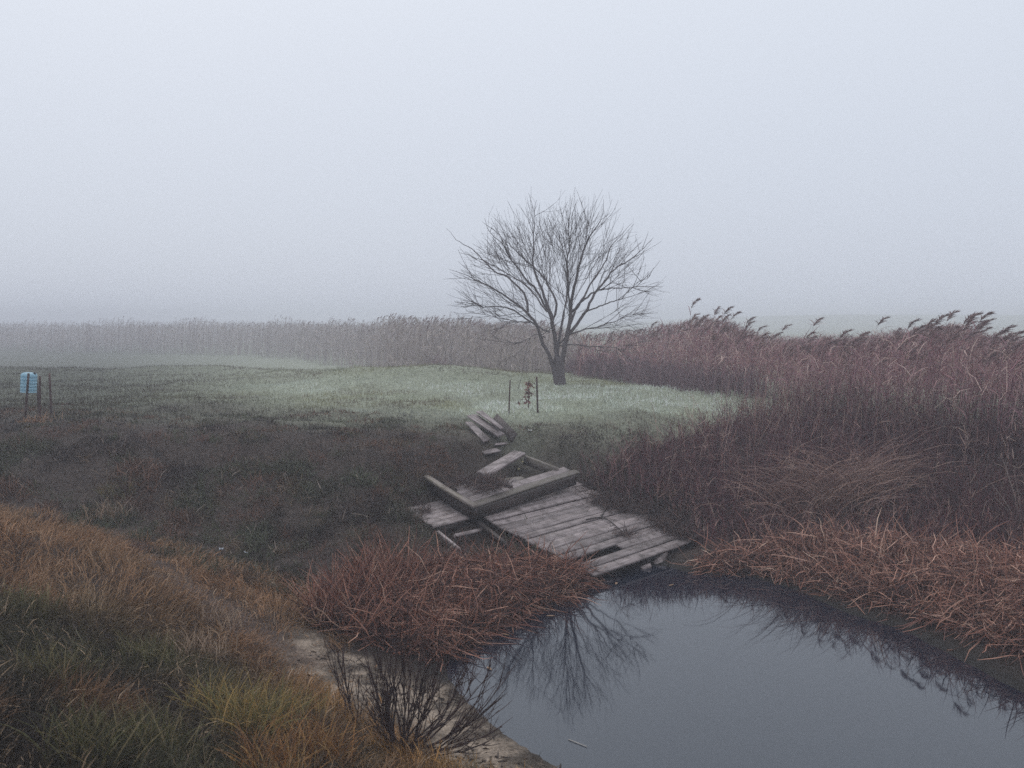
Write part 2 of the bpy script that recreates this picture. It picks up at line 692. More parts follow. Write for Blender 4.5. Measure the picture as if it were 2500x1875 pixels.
green = mead_mix(X, Y)[..., None]
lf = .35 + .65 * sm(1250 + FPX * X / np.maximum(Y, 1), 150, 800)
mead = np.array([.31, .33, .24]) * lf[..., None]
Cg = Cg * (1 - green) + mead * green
sa = sand_amt(X, Y)[..., None]
dampsand = np.array([.36, .285, .22])
speck = sm(fbm(X, Y, .16, 44), .42, .62)[..., None]
Cg = Cg * (1 - sa) + (dampsand * (1 - .65 * speck) * (.55 + .45 * sm(s_, .05, .35))[..., None]) * sa
pa = path_amt(X, Y)[..., None]
Cg = Cg * (1 - .6 * pa) + np.array([.12, .078, .06]) * .6 * pa
mud = (1 - sm(s_, .05, .5))[..., None] * (1 - sa)
Cg = Cg * (1 - mud) + np.array([.025, .022, .02]) * mud
ny, nx = X.shape
idx = np.arange(nx * ny).reshape(ny, nx)
F = np.stack([idx[:-1, :-1], idx[:-1, 1:], idx[1:, 1:], idx[1:, :-1]], -1).reshape(-1, 4)
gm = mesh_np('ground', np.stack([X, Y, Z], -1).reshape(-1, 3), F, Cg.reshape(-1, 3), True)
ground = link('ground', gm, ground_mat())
tag(ground, 'brown and mossy ground of the meadow, bank and sandy shore', 'ground', kind='structure')

# ------------------------------------------------------------------ pond
wp = mesh_np('pond', [(-1.6, 2.0, 0), (19.5, 2.0, 0), (19.5, 13.2, 0), (-1.6, 13.2, 0)], [(0, 1, 2, 3)])
pond = link('pond', wp, water_mat())
tag(pond, 'still dark pond reflecting the bare tree and pale sky', 'pond', kind='structure')

# ------------------------------------------------------------------ haze
hz0, hz1 = -1.7, 7.2
hv = [(-330, -40, hz0), (330, -40, hz0), (330, 430, hz0), (-330, 430, hz0), (-330, -40, hz1), (330, -40, hz1), (330, 430, hz1), (-330, 430, hz1)]
hm = mesh_np('haze', hv, [(0, 3, 2, 1), (4, 5, 6, 7), (0, 1, 5, 4), (1, 2, 6, 5), (2, 3, 7, 6), (3, 0, 4, 7)])
m = bpy.data.materials.new('fog')
m.use_nodes = True
m.node_tree.nodes.clear()
o_ = m.node_tree.nodes.new('ShaderNodeOutputMaterial')
v_ = m.node_tree.nodes.new('ShaderNodeVolumePrincipled')
v_.inputs['Color'].default_value = (.90, .915, .985, 1)
v_.inputs['Density'].default_value = FOG
v_.inputs['Anisotropy'].default_value = 0.2
m.node_tree.links.new(v_.outputs[0], o_.inputs['Volume'])
haze = link('haze', hm, m)
tag(haze, 'pale even fog hanging over the whole meadow and pond', 'fog', kind='stuff')
# ------------------------------------------------------------------ planks and beams
def plank(name, quad, th, mat, parent=None, warp=0.0, ch=.006, segs=3):
    """board from its four upper corners a0,a1,b1,b0 (a0->a1 is the long way)"""
    a0, a1, b1, b0 = [np.asarray(q, float) for q in quad]
    ex = a1 - a0
    ex /= np.linalg.norm(ex)
    ey = b0 - a0
    ey -= ex * (ey @ ex)
    ey /= np.linalg.norm(ey)
    ez = np.cross(ex, ey)
    if ez[2] < 0:
        a0, a1, b1, b0 = b0, b1, a1, a0
        ey = -ey
        ez = -ez
    R = np.stack([ex, ey, ez], 1)
    V = []
    for i in range(segs + 1):
        t = i / segs
        A = a0 * (1 - t) + a1 * t + ez * warp * (math.sin(math.pi * t) + random.uniform(-.3, .3))
        B = b0 * (1 - t) + b1 * t + ez * warp * (math.sin(math.pi * t) + random.uniform(-.3, .3))
        wv = (B - A) / np.linalg.norm(B - A)
        for q in (A - ez * th, A - ez * ch, A + wv * ch, B - wv * ch, B - ez * ch, B - ez * th):
            V.append(R.T @ (q - a0))
    Fq = []
    for i in range(segs):
        for j in range(6):
            k = (j + 1) % 6
            Fq.append((i * 6 + j, i * 6 + k, i * 6 + 6 + k, i * 6 + 6 + j))
    e = segs * 6
    Fq += [(0, 5, 4, 1), (1, 4, 3, 2), (e, e + 1, e + 4, e + 5), (e + 1, e + 2, e + 3, e + 4)]
    me = mesh_np(name, V, Fq)
    o = link(name, me, mat, parent)
    M = Matrix.Identity(4)
    for r in range(3):
        for c in range(3):
            M[r][c] = R[r, c]
    off = Vector(parent.location) if parent is not None else Vector((0, 0, 0))
    M.translation = Vector(a0) - off
    o.matrix_basis = M
    return o


def beam(name, p, q, width, depth, mat, parent=None, tilt=None):
    """timber with its top edge centred on p->q"""
    p, q = np.asarray(p, float), np.asarray(q, float)
    d = q - p
    s = np.cross(d, (0, 0, 1.0)) if tilt is None else np.asarray(tilt, float)
    s = s / np.linalg.norm(s) * width / 2
    return plank(name, (p - s, q - s, q + s, p + s), depth, mat, parent, ch=.008, segs=2)


def lerp(a, b, t): return np.asarray(a) * (1 - t) + np.asarray(b) * t


# lower deck: boards run A->D / B->C, ends along A->B
A, B, C_, D_ = DA, DB, DC, DD
deck = empty('wooden_deck', tuple(lerp(A, C_, .5)))
tag(deck, 'sunken grey plank deck sloping down into the pond, one board gap open', 'deck')
NB = 14
A0 = A + (A - B) * .18                                   # runs on under the upper platform
D0 = D_ + (A - B) * .18
tot = np.linalg.norm(A0 - B)
edges = np.linspace(0, 1, NB + 1)
wid = rng.uniform(.8, 1.2, NB)
edges = np.concatenate([[0], np.cumsum(wid) / wid.sum()])
gapf = .010 / tot
for i in range(NB):
    f0, f1 = edges[i] + gapf, edges[i + 1] - gapf * rng.uniform(.2, 1)
    s0 = rng.uniform(-.010, .012)
    s1 = rng.uniform(-.02, .02)
    dz = np.array([0, 0, rng.uniform(-.008, .010)])
    if i == NB - 3:
        s0 = .42                                        # broken board leaves a dark slot
    a0 = lerp(lerp(A0, B, f1), lerp(D0, C_, f1), s0) + dz
    a1 = lerp(lerp(A0, B, f1), lerp(D0, C_, f1), 1 + s1) + dz
    b0 = lerp(lerp(A0, B, f0), lerp(D0, C_, f0), s0) + dz
    b1 = lerp(lerp(A0, B, f0), lerp(D0, C_, f0), 1 + s1) + dz
    plank('plank', (a0, a1, b1, b0), .032, M_WOOD, deck, warp=rng.uniform(-.006, .006))
dn = np.array([0, 0, -.036])
for f in (.035, .5, .94):
    beam('beam', lerp(A0, D0, f) + dn, lerp(B, C_, f) + dn + (A - B) * .02, .07, .15, M_WOODD, deck)
# round leg standing under the water edge
def log(name, p, q, r0, r1, mat, parent=None, n=9, bump=.06):
    p, q = np.asarray(p, float), np.asarray(q, float)
    ez = (q - p) / np.linalg.norm(q - p)
    ex = np.cross(ez, (0.3, .8, .2))
    ex /= np.linalg.norm(ex)
    ey = np.cross(ez, ex)
    V, Fq = [], []
    K = 5
    for i in range(K):
        t = i / (K - 1)
        for j in range(n):
            a = j * 2 * math.pi / n
            r = (r0 * (1 - t) + r1 * t) * (1 + random.uniform(-bump, bump))
            V.append((p - p) + ez * np.linalg.norm(q - p) * t + (ex * math.cos(a) + ey * math.sin(a)) * r)
    for i in range(K - 1):
        for j in range(n):
            k = (j + 1) % n
            Fq.append((i * n + j, i * n + k, i * n + n + k, i * n + n + j))
    V.append(np.zeros(3))
    V.append(ez * np.linalg.norm(q - p))
    c0, c1 = len(V) - 2, len(V) - 1
    for j in range(n):
        k = (j + 1) % n
        Fq.append((c0, k, j, c0))
        Fq.append((c1, (K - 1) * n + j, (K - 1) * n + k, c1))
    me = bpy.data.meshes.new(name)
    me.from_pydata([tuple(v) for v in V], [], [f[:3] if f[0] == f[3] else f for f in Fq])
    for f_ in me.polygons: f_.use_smooth = len(f_.vertices) == 4
    o = link(name, me, mat, parent)
    off = np.array(parent.location) if parent is not None else np.zeros(3)
    o.location = tuple(p - off)
    return o


p_ = PZ(*z1(1775, 1120), -.02)
q_ = PY(*z1(1850, 1015), p_[1] + .35)
lg = log('post', p_ + np.array([0, 0, -.12]), q_, .085, .075, M_WOOD)
tag(lg, 'leaning round wooden post stub in the water beneath the deck edge', 'post')
p2_ = PZ(*z1(1700, 1118), .02)
lg = log('log', p2_ + np.array([0, .0, -.03]), PZ(*z1(1765, 1108), .03), .04, .035, M_WOOD)
tag(lg, 'short pale wood chunk lying in shallow water by the round post', 'log')

# upper platform, broken and tilted
F0, F1, L1 = PF0, PF1, PL1
e2 = (L1 - F0)
e2 = e2 / np.linalg.norm(e2)
plat = empty('broken_platform', tuple(lerp(F0, F1, .5)))
tag(plat, 'tilted grey board platform with rotted open middle above the lower deck', 'platform')
e1 = (F1 - F0)
pos = 0.0
for i, (wd, t0, t1) in enumerate([(.17, .0, 1.0), (.20, -.03, .96), (.16, .0, .50), (.15, .02, .40), (.15, .05, .30)]):
    a0 = F0 + e1 * t0 + e2 * pos + e2 * .004
    a1 = F0 + e1 * t1 + e2 * pos + e2 * .004
    dz = np.array([0, 0, rng.uniform(-.006, .006)])
    b0 = a0 + e2 * (wd - .012)
    b1 = a1 + e2 * (wd - .012) * (1.0 if i < 2 else .8)
    plank('plank', (a0 + dz, a1 + dz, b1 + dz, b0 + dz), .034, M_WOODM if i == 0 else M_WOOD, plat, warp=.008)
    pos += wd
en = np.cross(e1, e2)
en /= np.linalg.norm(en)
if en[2] < 0: en = -en
# fascia under the front edge, edge board on the left
fo = -e2 * .030 - en * .02
plank('fascia_board', (F0 + fo - e1 * .02, F1 + fo - e1 * .05, F1 + fo - e1 * .05 + e2 * .03, F0 + fo - e1 * .02 + e2 * .03), .16, M_WOODD, plat)
ex1 = e1 / np.linalg.norm(e1)
Lf = F0 - ex1 * .02 + en * .045 - e2 * .03
Lb = L1 - ex1 * .02 + en * .03
plank('edge_board', (Lf, Lb, Lb - ex1 * .10, Lf - ex1 * .10), .045, M_WOODM, plat, warp=-.01)
plank('edge_beam', (Lf - en * .05, Lb - en * .05, Lb - en * .05 - ex1 * .06, Lf - en * .05 - ex1 * .06), .19, M_WOODD, plat)
J0 = PZ(*z4(880, 370), .98)
J1 = PZ(*z4(1100, 465), .92)
beam('joist', J0, J1, .06, .12, M_WOODD, plat)
plank('plank', (PZ(*z4(1050, 458), .90), PZ(*z4(1245, 385), .93), PZ(*z4(1200, 365), .95), PZ(*z4(960, 392), .95)), .03, M_WOODM, plat)
beam('joist', PZ(*z4(1255, 140), 1.16), PZ(*z4(1600, 275), 1.02), .06, .15, M_WOODM, plat)
beam('joist', PZ(*z4(730, 320), 1.04), PZ(*z4(870, 372), .99), .07, .12, M_WOODD, plat)

# left piece of deck
lp = empty('side_deck', tuple(PZ(*z1(310, 760), .55)))
tag(lp, 'small half buried plank deck left of the platform, soil over its corner', 'deck')
Fl, Fr, Bl = SF0, SF1, SB0
ee1 = (Fr - Fl) * 1.35
ee2 = Bl - Fl
for i in range(6):
    f0, f1 = i / 6, (i + 1) / 6 - .014
    j = rng.uniform(-.03, .03)
    plank('plank', (Fl + ee2 * f0 + ee1 * j * .5, Fl + ee2 * f0 + ee1 * (1 + j), Fl + ee2 * f1 + ee1 * (1 + j), Fl + ee2 * f1 + ee1 * j * .5), .03, M_WOOD, lp, warp=.004)
beam('edge_beam', PY(*z1(80, 735), 13.15), PY(*z1(330, 872), 12.42), .05, .17, M_WOOD, lp)
beam('joist', Fl - np.array([0, 0, .035]) + ee1 * .04 + ee2 * .04, Fr - np.array([0, 0, .035]) + ee2 * .04, .05, .12, M_WOODD, lp)


def loose(quad, th, mat, label, grp='loose boards around the broken deck', name='loose_board', **k):
    o = plank(name, quad, th, mat, None, **k)
    tag(o, label, 'board', grp)
    return o


def GZ(p, dz):
    q = G(*p)
    q[2] += dz
    return q


loose((PY(*z1(338, 868), 12.36), PY(*z1(505, 1005), 11.9), PY(*z1(488, 1012), 11.88), PY(*z1(320, 876), 12.33)), .16, M_WOOD,
      'board on edge running down into cattails below the side deck')
loose((PY(*z1(445, 914), 12.30), PY(*z1(640, 870), 12.60), PY(*z1(632, 850), 12.64), PY(*z1(440, 892), 12.34)), .05, M_WOOD,
      'narrow cross stick in the dark gap below the side deck')
loose((PY(*z1(612, 800), 12.78), PY(*z1(805, 952), 12.1), PY(*z1(782, 962), 12.07), PY(*z1(588, 808), 12.74)), .08, M_WOODD,
      'dark timber lying along the left edge of the lower deck')
loose((GZ(z5(35, 345), .13), GZ(z5(300, 655), .13), GZ(z5(400, 622), .13), GZ(z5(140, 345), .13)), .035, M_WOOD,
      'leftmost of the loose boards on the grass slope above the platform')
loose((GZ(z5(65, 305), .20), GZ(z5(505, 645), .24), GZ(z5(610, 618), .24), GZ(z5(205, 285), .20)), .035, M_WOOD,
      'long pale board second from left among those on the grass slope')
loose((GZ(z5(200, 300), .27), GZ(z5(545, 590), .28), GZ(z5(600, 560), .28), GZ(z5(290, 285), .26)), .03, M_WOOD,
      'short board lying on top of the long pale board on the slope')
t0_, t1_ = GZ(z5(400, 340), .10), GZ(z5(700, 640), .10)
loose((t0_, t1_, t1_ + np.array([.10, .06, .14]), t0_ + np.array([.12, .06, .17])), .04, M_WOODD,
      'dark board tipped on its side, rightmost on the grass slope')
loose((GZ(z5(470, 690), .09), GZ(z5(645, 662), .09), GZ(z5(660, 632), .10), GZ(z5(490, 662), .10)), .04, M_WOOD,
      'stubby board end below the long pale board on the slope')
loose((PZ(*z4(725, 312), 1.09), PZ(*z4(1130, 82), 1.20), PZ(*z4(1250, 112), 1.20), PZ(*z4(855, 348), 1.07)), .045, M_WOOD,
      'wide brown board laid across the back of the broken platform')
s0_ = GZ(z5(330, 800), .10)
loose((s0_, s0_ + np.array([.26, .20, .02]), s0_ + np.array([.17, .32, .05]), s0_ + np.array([-.09, .12, .03])), .03, M_WOOD,
      'grey board scrap behind the wide brown board')

# ------------------------------------------------------------------ bare tree
def resample(P, n):
    P = np.asarray(P, float)
    d = np.concatenate([[0], np.cumsum(np.linalg.norm(np.diff(P, axis=0), axis=1))])
    t = np.linspace(0, d[-1], n)
    return np.stack([np.interp(t, d, P[:, k]) for k in range(3)], 1), d[-1]


def smooth_path(P, it=2):
    P = np.asarray(P, float)
    for _ in range(it):
        Q = [P[0]]
        for a, b in zip(P[:-1], P[1:]):
            Q += [a * .75 + b * .25, a * .25 + b * .75]
        Q.append(P[-1])
        P = np.array(Q)
    return P


YT = float(TREE[1])
base = np.array([TREE[0], TREE[1], float(H(TREE[0], TREE[1]))])
tree = empty('bare_tree', tuple(base))
tag(tree, 'leafless spreading tree with forked trunk at the reed edge', 'tree')
BARK = np.array([.125, .105, .108])


def tp(a, b, dy=0.0): return PY(*zt(a, b), YT + dy)


LIMBS = [
    ([(925, 1500), (905, 1400), (870, 1280), (830, 1170), (790, 1085), (735, 1020), (660, 950), (560, 880), (470, 835), (380, 790), (300, 750), (180, 715)], .085, -.9),
    ([(940, 1430), (925, 1280), (900, 1150), (880, 1050), (850, 950), (828, 840), (815, 780), (770, 650), (775, 520), (770, 400), (790, 300), (770, 200)], .095, .5),
    ([(965, 1430), (985, 1270), (1010, 1170), (1020, 1050), (1022, 950), (1045, 850), (1065, 720), (1085, 620), (1130, 500), (1190, 420), (1250, 330), (1265, 200)], .10, -.5),
    ([(1005, 1185), (1060, 1120), (1110, 1030), (1160, 930), (1195, 850), (1270, 770), (1340, 680), (1440, 620), (1540, 540), (1640, 430)], .065, .9),
    ([(889, 1090), (950, 970), (900, 870), (840, 770), (745, 650), (640, 560), (560, 470), (500, 380)], .048, 1.2),
    ([(1035, 1010), (1140, 890), (1250, 820), (1400, 800), (1520, 795), (1640, 800)], .045, -1.3),
    ([(720, 1000), (715, 900), (690, 840), (600, 760), (480, 690), (350, 560), (250, 500), (180, 400)], .046, .8),
    ([(800, 1105), (700, 1065), (570, 985), (440, 990), (300, 1000), (120, 985)], .034, -1.4),
    ([(880, 1150), (780, 1100), (650, 1075), (520, 1030), (350, 1020)], .030, 1.0),
    ([(950, 1250), (1050, 1235), (1190, 1225), (1330, 1250), (1480, 1270)], .026, -.6),
    ([(960, 1230), (1010, 1170), (1090, 1130), (1200, 1105), (1330, 1070), (1480, 1030), (1620, 1010)], .032, 1.2),
    ([(940, 1300), (960, 1100), (990, 950), (990, 800), (1000, 650), (940, 500), (870, 400), (840, 280)], .052, 2.2),
    ([(850, 1190), (800, 1160), (700, 1200), (600, 1230)], .018, -.7),
    ([(930, 1250), (880, 1000), (800, 840), (720, 720), (640, 620), (540, 500), (450, 420), (420, 320)], .052, -2.2),
    ([(1010, 1150), (1080, 950), (1200, 750), (1290, 600), (1330, 470), (1470, 330)], .050, 2.0),
    ([(1000, 1180), (1040, 1000), (1010, 800), (990, 600), (1040, 420), (1040, 250), (1060, 150)], .046, -2.0),
    ([(862, 1000), (720, 820), (560, 740), (420, 660), (300, 620), (200, 590)], .030, 1.9),
    ([(1120, 1020), (1260, 930), (1400, 880), (1540, 760), (1620, 690)], .028, -1.6),
]
cc = tp(935, 1050)
RX, RZ, RY = 2.95, 3.3, 2.8
trk = Soup()
tpts = smooth_path([base + np.array([0.02, 0, -.25]), tp(960, 1560), tp(952, 1490), tp(945, 1400), tp(945, 1330)], 2)
tr = np.interp(np.linspace(0, 1, len(tpts)), [0, .25, .5, 1], [.31, .18, .15, .115])
trk.tubes(tpts[None], (tr * rng.uniform(.95, 1.05, len(tr)))[None], BARK, 10)
trk.build('trunk', M_BARK, tree, base)


def grow(soup, P, r, level, scale):
    """side branches of one limb or branch"""
    n = len(P)
    seglen = np.linalg.norm(np.diff(P, axis=0), axis=1).sum()
    cnt = {1: int(seglen / .19), 2: int(seglen / .19), 3: int(seglen / .30)}[level]
    outp = []
    for c in range(cnt):
        t = random.uniform(.22 if level == 1 else .15, 1.0) ** .85
        f = t * (n - 1)
        i = min(int(f), n - 2)
        q = P[i] + (P[i + 1] - P[i]) * (f - i)
        tan = P[i + 1] - P[i]
        tan = tan / (np.linalg.norm(tan) + 1e-9)
        rad = q - cc
        rad = rad / (np.linalg.norm(rad) + 1e-9)
        d = .80 * tan + .40 * rad + np.array([random.gauss(0, .50), random.gauss(0, .50), random.gauss(.0, .42)])
        d /= np.linalg.norm(d)
        L = {1: random.uniform(.8, 2.2) * (1.05 - .45 * t), 2: random.uniform(.35, 1.1), 3: random.uniform(.2, .55)}[level] * scale
        K = {1: 7, 2: 5, 3: 3}[level]
        pts = [q]
        dd = d.copy()
        for k in range(K - 1):
            dd = dd + np.array([random.gauss(0, .06), random.gauss(0, .06), random.gauss(.045, .05)])
            dd /= np.linalg.norm(dd)
            nq = pts[-1] + dd * L / (K - 1)
            e = (nq - cc) / np.array([RX, RY, RZ])
            if e @ e > random.uniform(.72, 1.22):
                break
            pts.append(nq)
        if len(pts) < 3:
            continue
        pts, _ = resample(pts, K)
        rr = np.linspace({1: .0080, 2: .0040, 3: .0027}[level] * random.uniform(.8, 1.25), {1: .0036, 2: .0024, 3: .0018}[level], K)
        outp.append((pts, rr))
    if outp:
        soup.tubes(np.array([p for p, _ in outp]), np.array([q for _, q in outp]), BARK * 1.0, 3)
        if level < 3:
            for p, rr in outp:
                grow(soup, p, rr, level + 1, scale)


for pts, r0, dy in LIMBS:
    n = len(pts)
    W = [tp(a, b, dy * (i / (n - 1)) ** 1.2) for i, (a, b) in enumerate(pts)]
    W = smooth_path(W, 1)
    P, L = resample(W, 26)
    P[2:] += np.cumsum(rng.normal(0, .016, (24, 3)), 0)
    rr = .64 * r0 * (1 - np.linspace(0, 1, 26)) ** 1.05 + .003
    s = Soup()
    s.tubes(P[None], rr[None], BARK, 7)
    br = s.build('branch', M_BARK, tree, base)
    tw = Soup()
    grow(tw, P, r0, 1, min(1.0, .45 + L / 6))
    tw.build('twigs', M_BARK, br, base)

# ------------------------------------------------------------------ stakes, bottle, sapling
def z3(a, b): return a / 7.373, 860 + b / 7.373
def z6(a, b): return 1200 + a / 9.215, 880 + b / 9.215


def stake(pb, pt, r, label, dy=0, grp=None, dty=0.0):
    g = G(*pb)
    t = PY(*pt, g[1] + dy + dty)
    b = np.array([g[0], g[1] + dy, float(H(g[0], g[1] + dy)) - .12])
    o = log('stake', b, t, r, r * .85, M_STAKE, n=6, bump=.08)
    tag(o, label, 'stake', grp)
    return o


stake(z3(440, 1165), z3(515, 378), .022, 'brown stake standing in front of the upturned blue bottle', grp='stakes by the blue bottle')
stake(z3(645, 1120), z3(652, 400), .018, 'brown stake half hidden behind the right side of the blue bottle', .12, 'stakes by the blue bottle')
stake(z3(708, 1232), z3(715, 430), .022, 'brown stake standing just right of the blue bottle', grp='stakes by the blue bottle')
stake(z3(928, 1130), z3(890, 375), .022, 'rusty brown stake with wire tip, farthest right of the bottle', grp='stakes by the blue bottle')
gb = G(*z3(440, 1165))
yb = gb[1] + .22
bt = PY(*z3(530, 368), yb)
bb = PY(*z3(512, 720), yb)
bott = empty('plastic_bottle', tuple(bb))
tag(bott, 'pale blue ribbed plastic water bottle hung upside down on stakes', 'bottle')
hgt = bt[2] - bb[2]
m, n, p = new_mat('blue_plastic')
p.inputs['Base Color'].default_value = (.42, .66, .76, 1)
p.inputs['Roughness'].default_value = .32
tl = n.nodes.new('ShaderNodeBsdfTranslucent')
tl.inputs['Color'].default_value = (.30, .62, .78, 1)
mxs = n.nodes.new('ShaderNodeMixShader')
mxs.inputs[0].default_value = .35
n.links.new(p.outputs[0], mxs.inputs[1])
n.links.new(tl.outputs[0], mxs.inputs[2])
n.links.new(mxs.outputs[0], [q for q in n.nodes if q.type == 'OUTPUT_MATERIAL'][0].inputs[0])
prof = []
rb = .135
for i in range(33):
    t = i / 32
    r = rb * (1 + .03 * math.cos(t * 2 * math.pi * 6)) * (1 - .35 * max(0, (t - .9) / .1) ** 2)
    prof.append((r, t * hgt))
prof.append((rb * .55, hgt * 1.012))
prof.append((rb * .5, hgt * .99))
prof.append((.004, hgt * .985))
NV = 20
V = [(r * math.cos(a) , r * math.sin(a), z) for r, z in prof for a in [j * 2 * math.pi / NV for j in range(NV)]]
Fq = [(i * NV + j, i * NV + (j + 1) % NV, (i + 1) * NV + (j + 1) % NV, (i + 1) * NV + j) for i in range(len(prof) - 1) for j in range(NV)]
body = link('body', mesh_np('body', V, Fq, smooth=True), m, bott)
bott.rotation_euler = (0, math.radians(4), 0)
# small cap left on the rim
cp = log('cap', (bb[0] + .105, bb[1] - .02, bb[2] + hgt * .95), (bb[0] + .115, bb[1] - .02, bb[2] + hgt + .02), .022, .02, flat_mat('black_plastic', (.03, .03, .04), .5), bott, n=8, bump=0)

s1 = stake(z6(385, 1195), z6(418, 445), .016, 'thin stake left of the red leaved sapling', grp='stakes by the sapling')
s2 = stake(z6(1042, 1175), z6(1015, 365), .02, 'rusty stake right of the red leaved sapling', grp='stakes by the sapling')
gs = G(*z6(825, 1075))
sap = empty('sapling', tuple(gs))
tag(sap, 'small sapling with clinging dead red brown leaves between two stakes', 'sapling')
stp = PY(*z6(838, 430), gs[1])
S = Soup()
sp = smooth_path([gs - np.array([0, 0, .05]), lerp(gs, stp, .35) + np.array([.01, 0, 0]), lerp(gs, stp, .7), stp], 1)
S.tubes(sp[None], np.linspace(.014, .005, len(sp))[None], np.array([.10, .05, .05]), 6)
S.build('stem', M_BARK, sap, gs)
LV = Soup()
for (a, b, nn, sd) in [(835, 520, 16, 30), (850, 590, 14, 36), (800, 640, 7, 26), (850, 720, 12, 34), (870, 745, 6, 28), (780, 790, 9, 34), (720, 825, 5, 22), (640, 930, 6, 30), (750, 920, 8, 25), (830, 930, 6, 12)]:
    c = np.array([PY(*z6(a + random.gauss(0, sd), b + random.gauss(0, sd)), gs[1] + random.gauss(0, .05)) for _ in range(nn)])
    az = rng.uniform(0, 6.28, nn)
    P = curve_blades(c, rng.uniform(.05, .10, nn), az, rng.uniform(.8, 2.2, nn), rng.uniform(.2, 1.0, nn), 4)
    LV.strips(P, np.array([.012, .034, .03, .004]), pick([(.19, .085, .075), (.24, .11, .08), (.15, .075, .075)], nn))
LV.build('leaves', M_DEAD, sap, gs)
#@@PART3
# ------------------------------------------------------------------ grass, weeds and reeds
def stuff(o, label, cat):
    return tag(o, label, cat, kind='stuff')


SK = [(1220, 830), (1400, 805), (1560, 790), (1640, 772), (1720, 762), (1780, 775), (1850, 805), (1950, 815), (2000, 805), (2100, 808), (2180, 795), (2240, 785), (2330, 775), (2400, 805), (2500, 815), (2900, 800)]


def sky_u(u): return np.interp(u, [a for a, b in SK], [b for a, b in SK])


def col_of(x, y):
    """photo column of a ground place, for the height of the reed skyline"""
    return 1250 + FPX * x / np.maximum(y, 1)


def reed_bed(name, x, y, h, label, cols, detail=2, leafcols=None, droop=0.35, plume=.35, pw=1.0):
    S = Soup()
    N = len(x)
    g = ground_pts(x, y, .02)
    az = rng.normal(0, .8, N)
    th0 = np.abs(rng.normal(0, .10, N))
    curl = np.abs(rng.normal(0, .16, N))
    K = 4 if detail > 1 else 3
    P = curve_blades(g, h, az, th0, curl, K)
    c = pick(cols, N)
    wd = rng.uniform(.007, .012, N) * pw
    S.strips(P, wd[:, None] * np.linspace(1, .45, K)[None], c)
    nl = {2: 5, 1: 3}[detail]
    for j in range(nl):
        t = rng.uniform(.15, .95, N)
        f = t * (K - 1)
        i = np.minimum(f.astype(int), K - 2)
        q = P[np.arange(N), i] + (P[np.arange(N), i + 1] - P[np.arange(N), i]) * (f - i)[:, None]
        L = rng.uniform(.22, .6, N)
        B_ = curve_blades(q, L, rng.uniform(0, 6.28, N), rng.uniform(.15, .8, N), rng.uniform(.3, 1.9, N), 3)
        lc = pick(leafcols if leafcols is not None else cols, N)
        S.strips(B_, (rng.uniform(.007, .016, N) * pw)[:, None] * np.array([.8, 1, .15])[None], lc)
    # plumes lean to the right
    k = rng.uniform(size=N) < plume
    T = P[k][:, -1]
    n2 = len(T)
    for j in range({2: 7, 1: 3}[detail]):
        L = rng.uniform(.10, .26, n2)
        st = T - np.array([0, 0, 1.0]) * rng.uniform(0, .12, n2)[:, None]
        B_ = curve_blades(st, L, rng.normal(0, .5, n2), rng.uniform(.1, .7, n2), rng.uniform(.5, 1.6, n2), 3)
        S.strips(B_, rng.uniform(.012, .026, n2)[:, None] * np.array([.5, 1, .2])[None] * (1 if detail > 1 else 1.4), pick([(.20, .125, .12), (.26, .165, .15), (.15, .09, .095)], n2))
    o = S.build(name, M_DEAD)
    return stuff(o, label, 'reeds')


RC = [(.28, .13, .15), (.34, .17, .18), (.19, .09, .115), (.42, .25, .24), (.48, .33, .30)]
LC = [(.33, .16, .175), (.42, .235, .23), (.22, .11, .13), (.64, .47, .40), (.26, .135, .15)]

# right hand reeds
x, y = scatter(REED_R, lambda a, b: 26 if a is None else np.where(b < 24, 26, np.where(b < 32, 16, 9)))
k = y < 48
x, y = x[k], y[k]
top = PY(col_of(x, y), sky_u(col_of(x, y)), y)[:, 2]
h = top - H(x, y) - np.abs(rng.normal(.10, .22, len(x))) - .22
h = np.clip(h + .25 * (fbm(x, y, 1.3, 70) - .5), .9, 3.0)
kk = y < 26
reed_bed('reed_bed', x[kk], y[kk], h[kk], 'tall dense purple brown reeds filling the right bank', RC, 2, LC, pw=1.1)
reed_bed('reed_bed', x[~kk], y[~kk], h[~kk], 'paler reeds in fog directly behind the bare tree and right reeds', RC, 1, LC, pw=1.6)

# left hand reeds, winter straw paled further to paint in some haze fade
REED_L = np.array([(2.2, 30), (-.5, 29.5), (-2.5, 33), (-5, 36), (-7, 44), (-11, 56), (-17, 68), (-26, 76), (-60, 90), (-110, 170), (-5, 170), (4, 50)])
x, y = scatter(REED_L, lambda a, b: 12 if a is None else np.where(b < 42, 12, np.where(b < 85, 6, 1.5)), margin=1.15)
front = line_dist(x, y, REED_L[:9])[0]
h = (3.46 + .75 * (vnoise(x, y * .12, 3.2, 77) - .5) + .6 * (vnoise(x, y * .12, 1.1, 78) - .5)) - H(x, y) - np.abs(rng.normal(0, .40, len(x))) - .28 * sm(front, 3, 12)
reed_bed('reed_bed', x, y, np.clip(h, .8, 3.6), 'long misty reed belt across the left background', [(.34, .285, .27), (.40, .34, .31), (.27, .22, .215)], 1, [(.36, .30, .28), (.46, .39, .35)], pw=2.6, plume=.25)

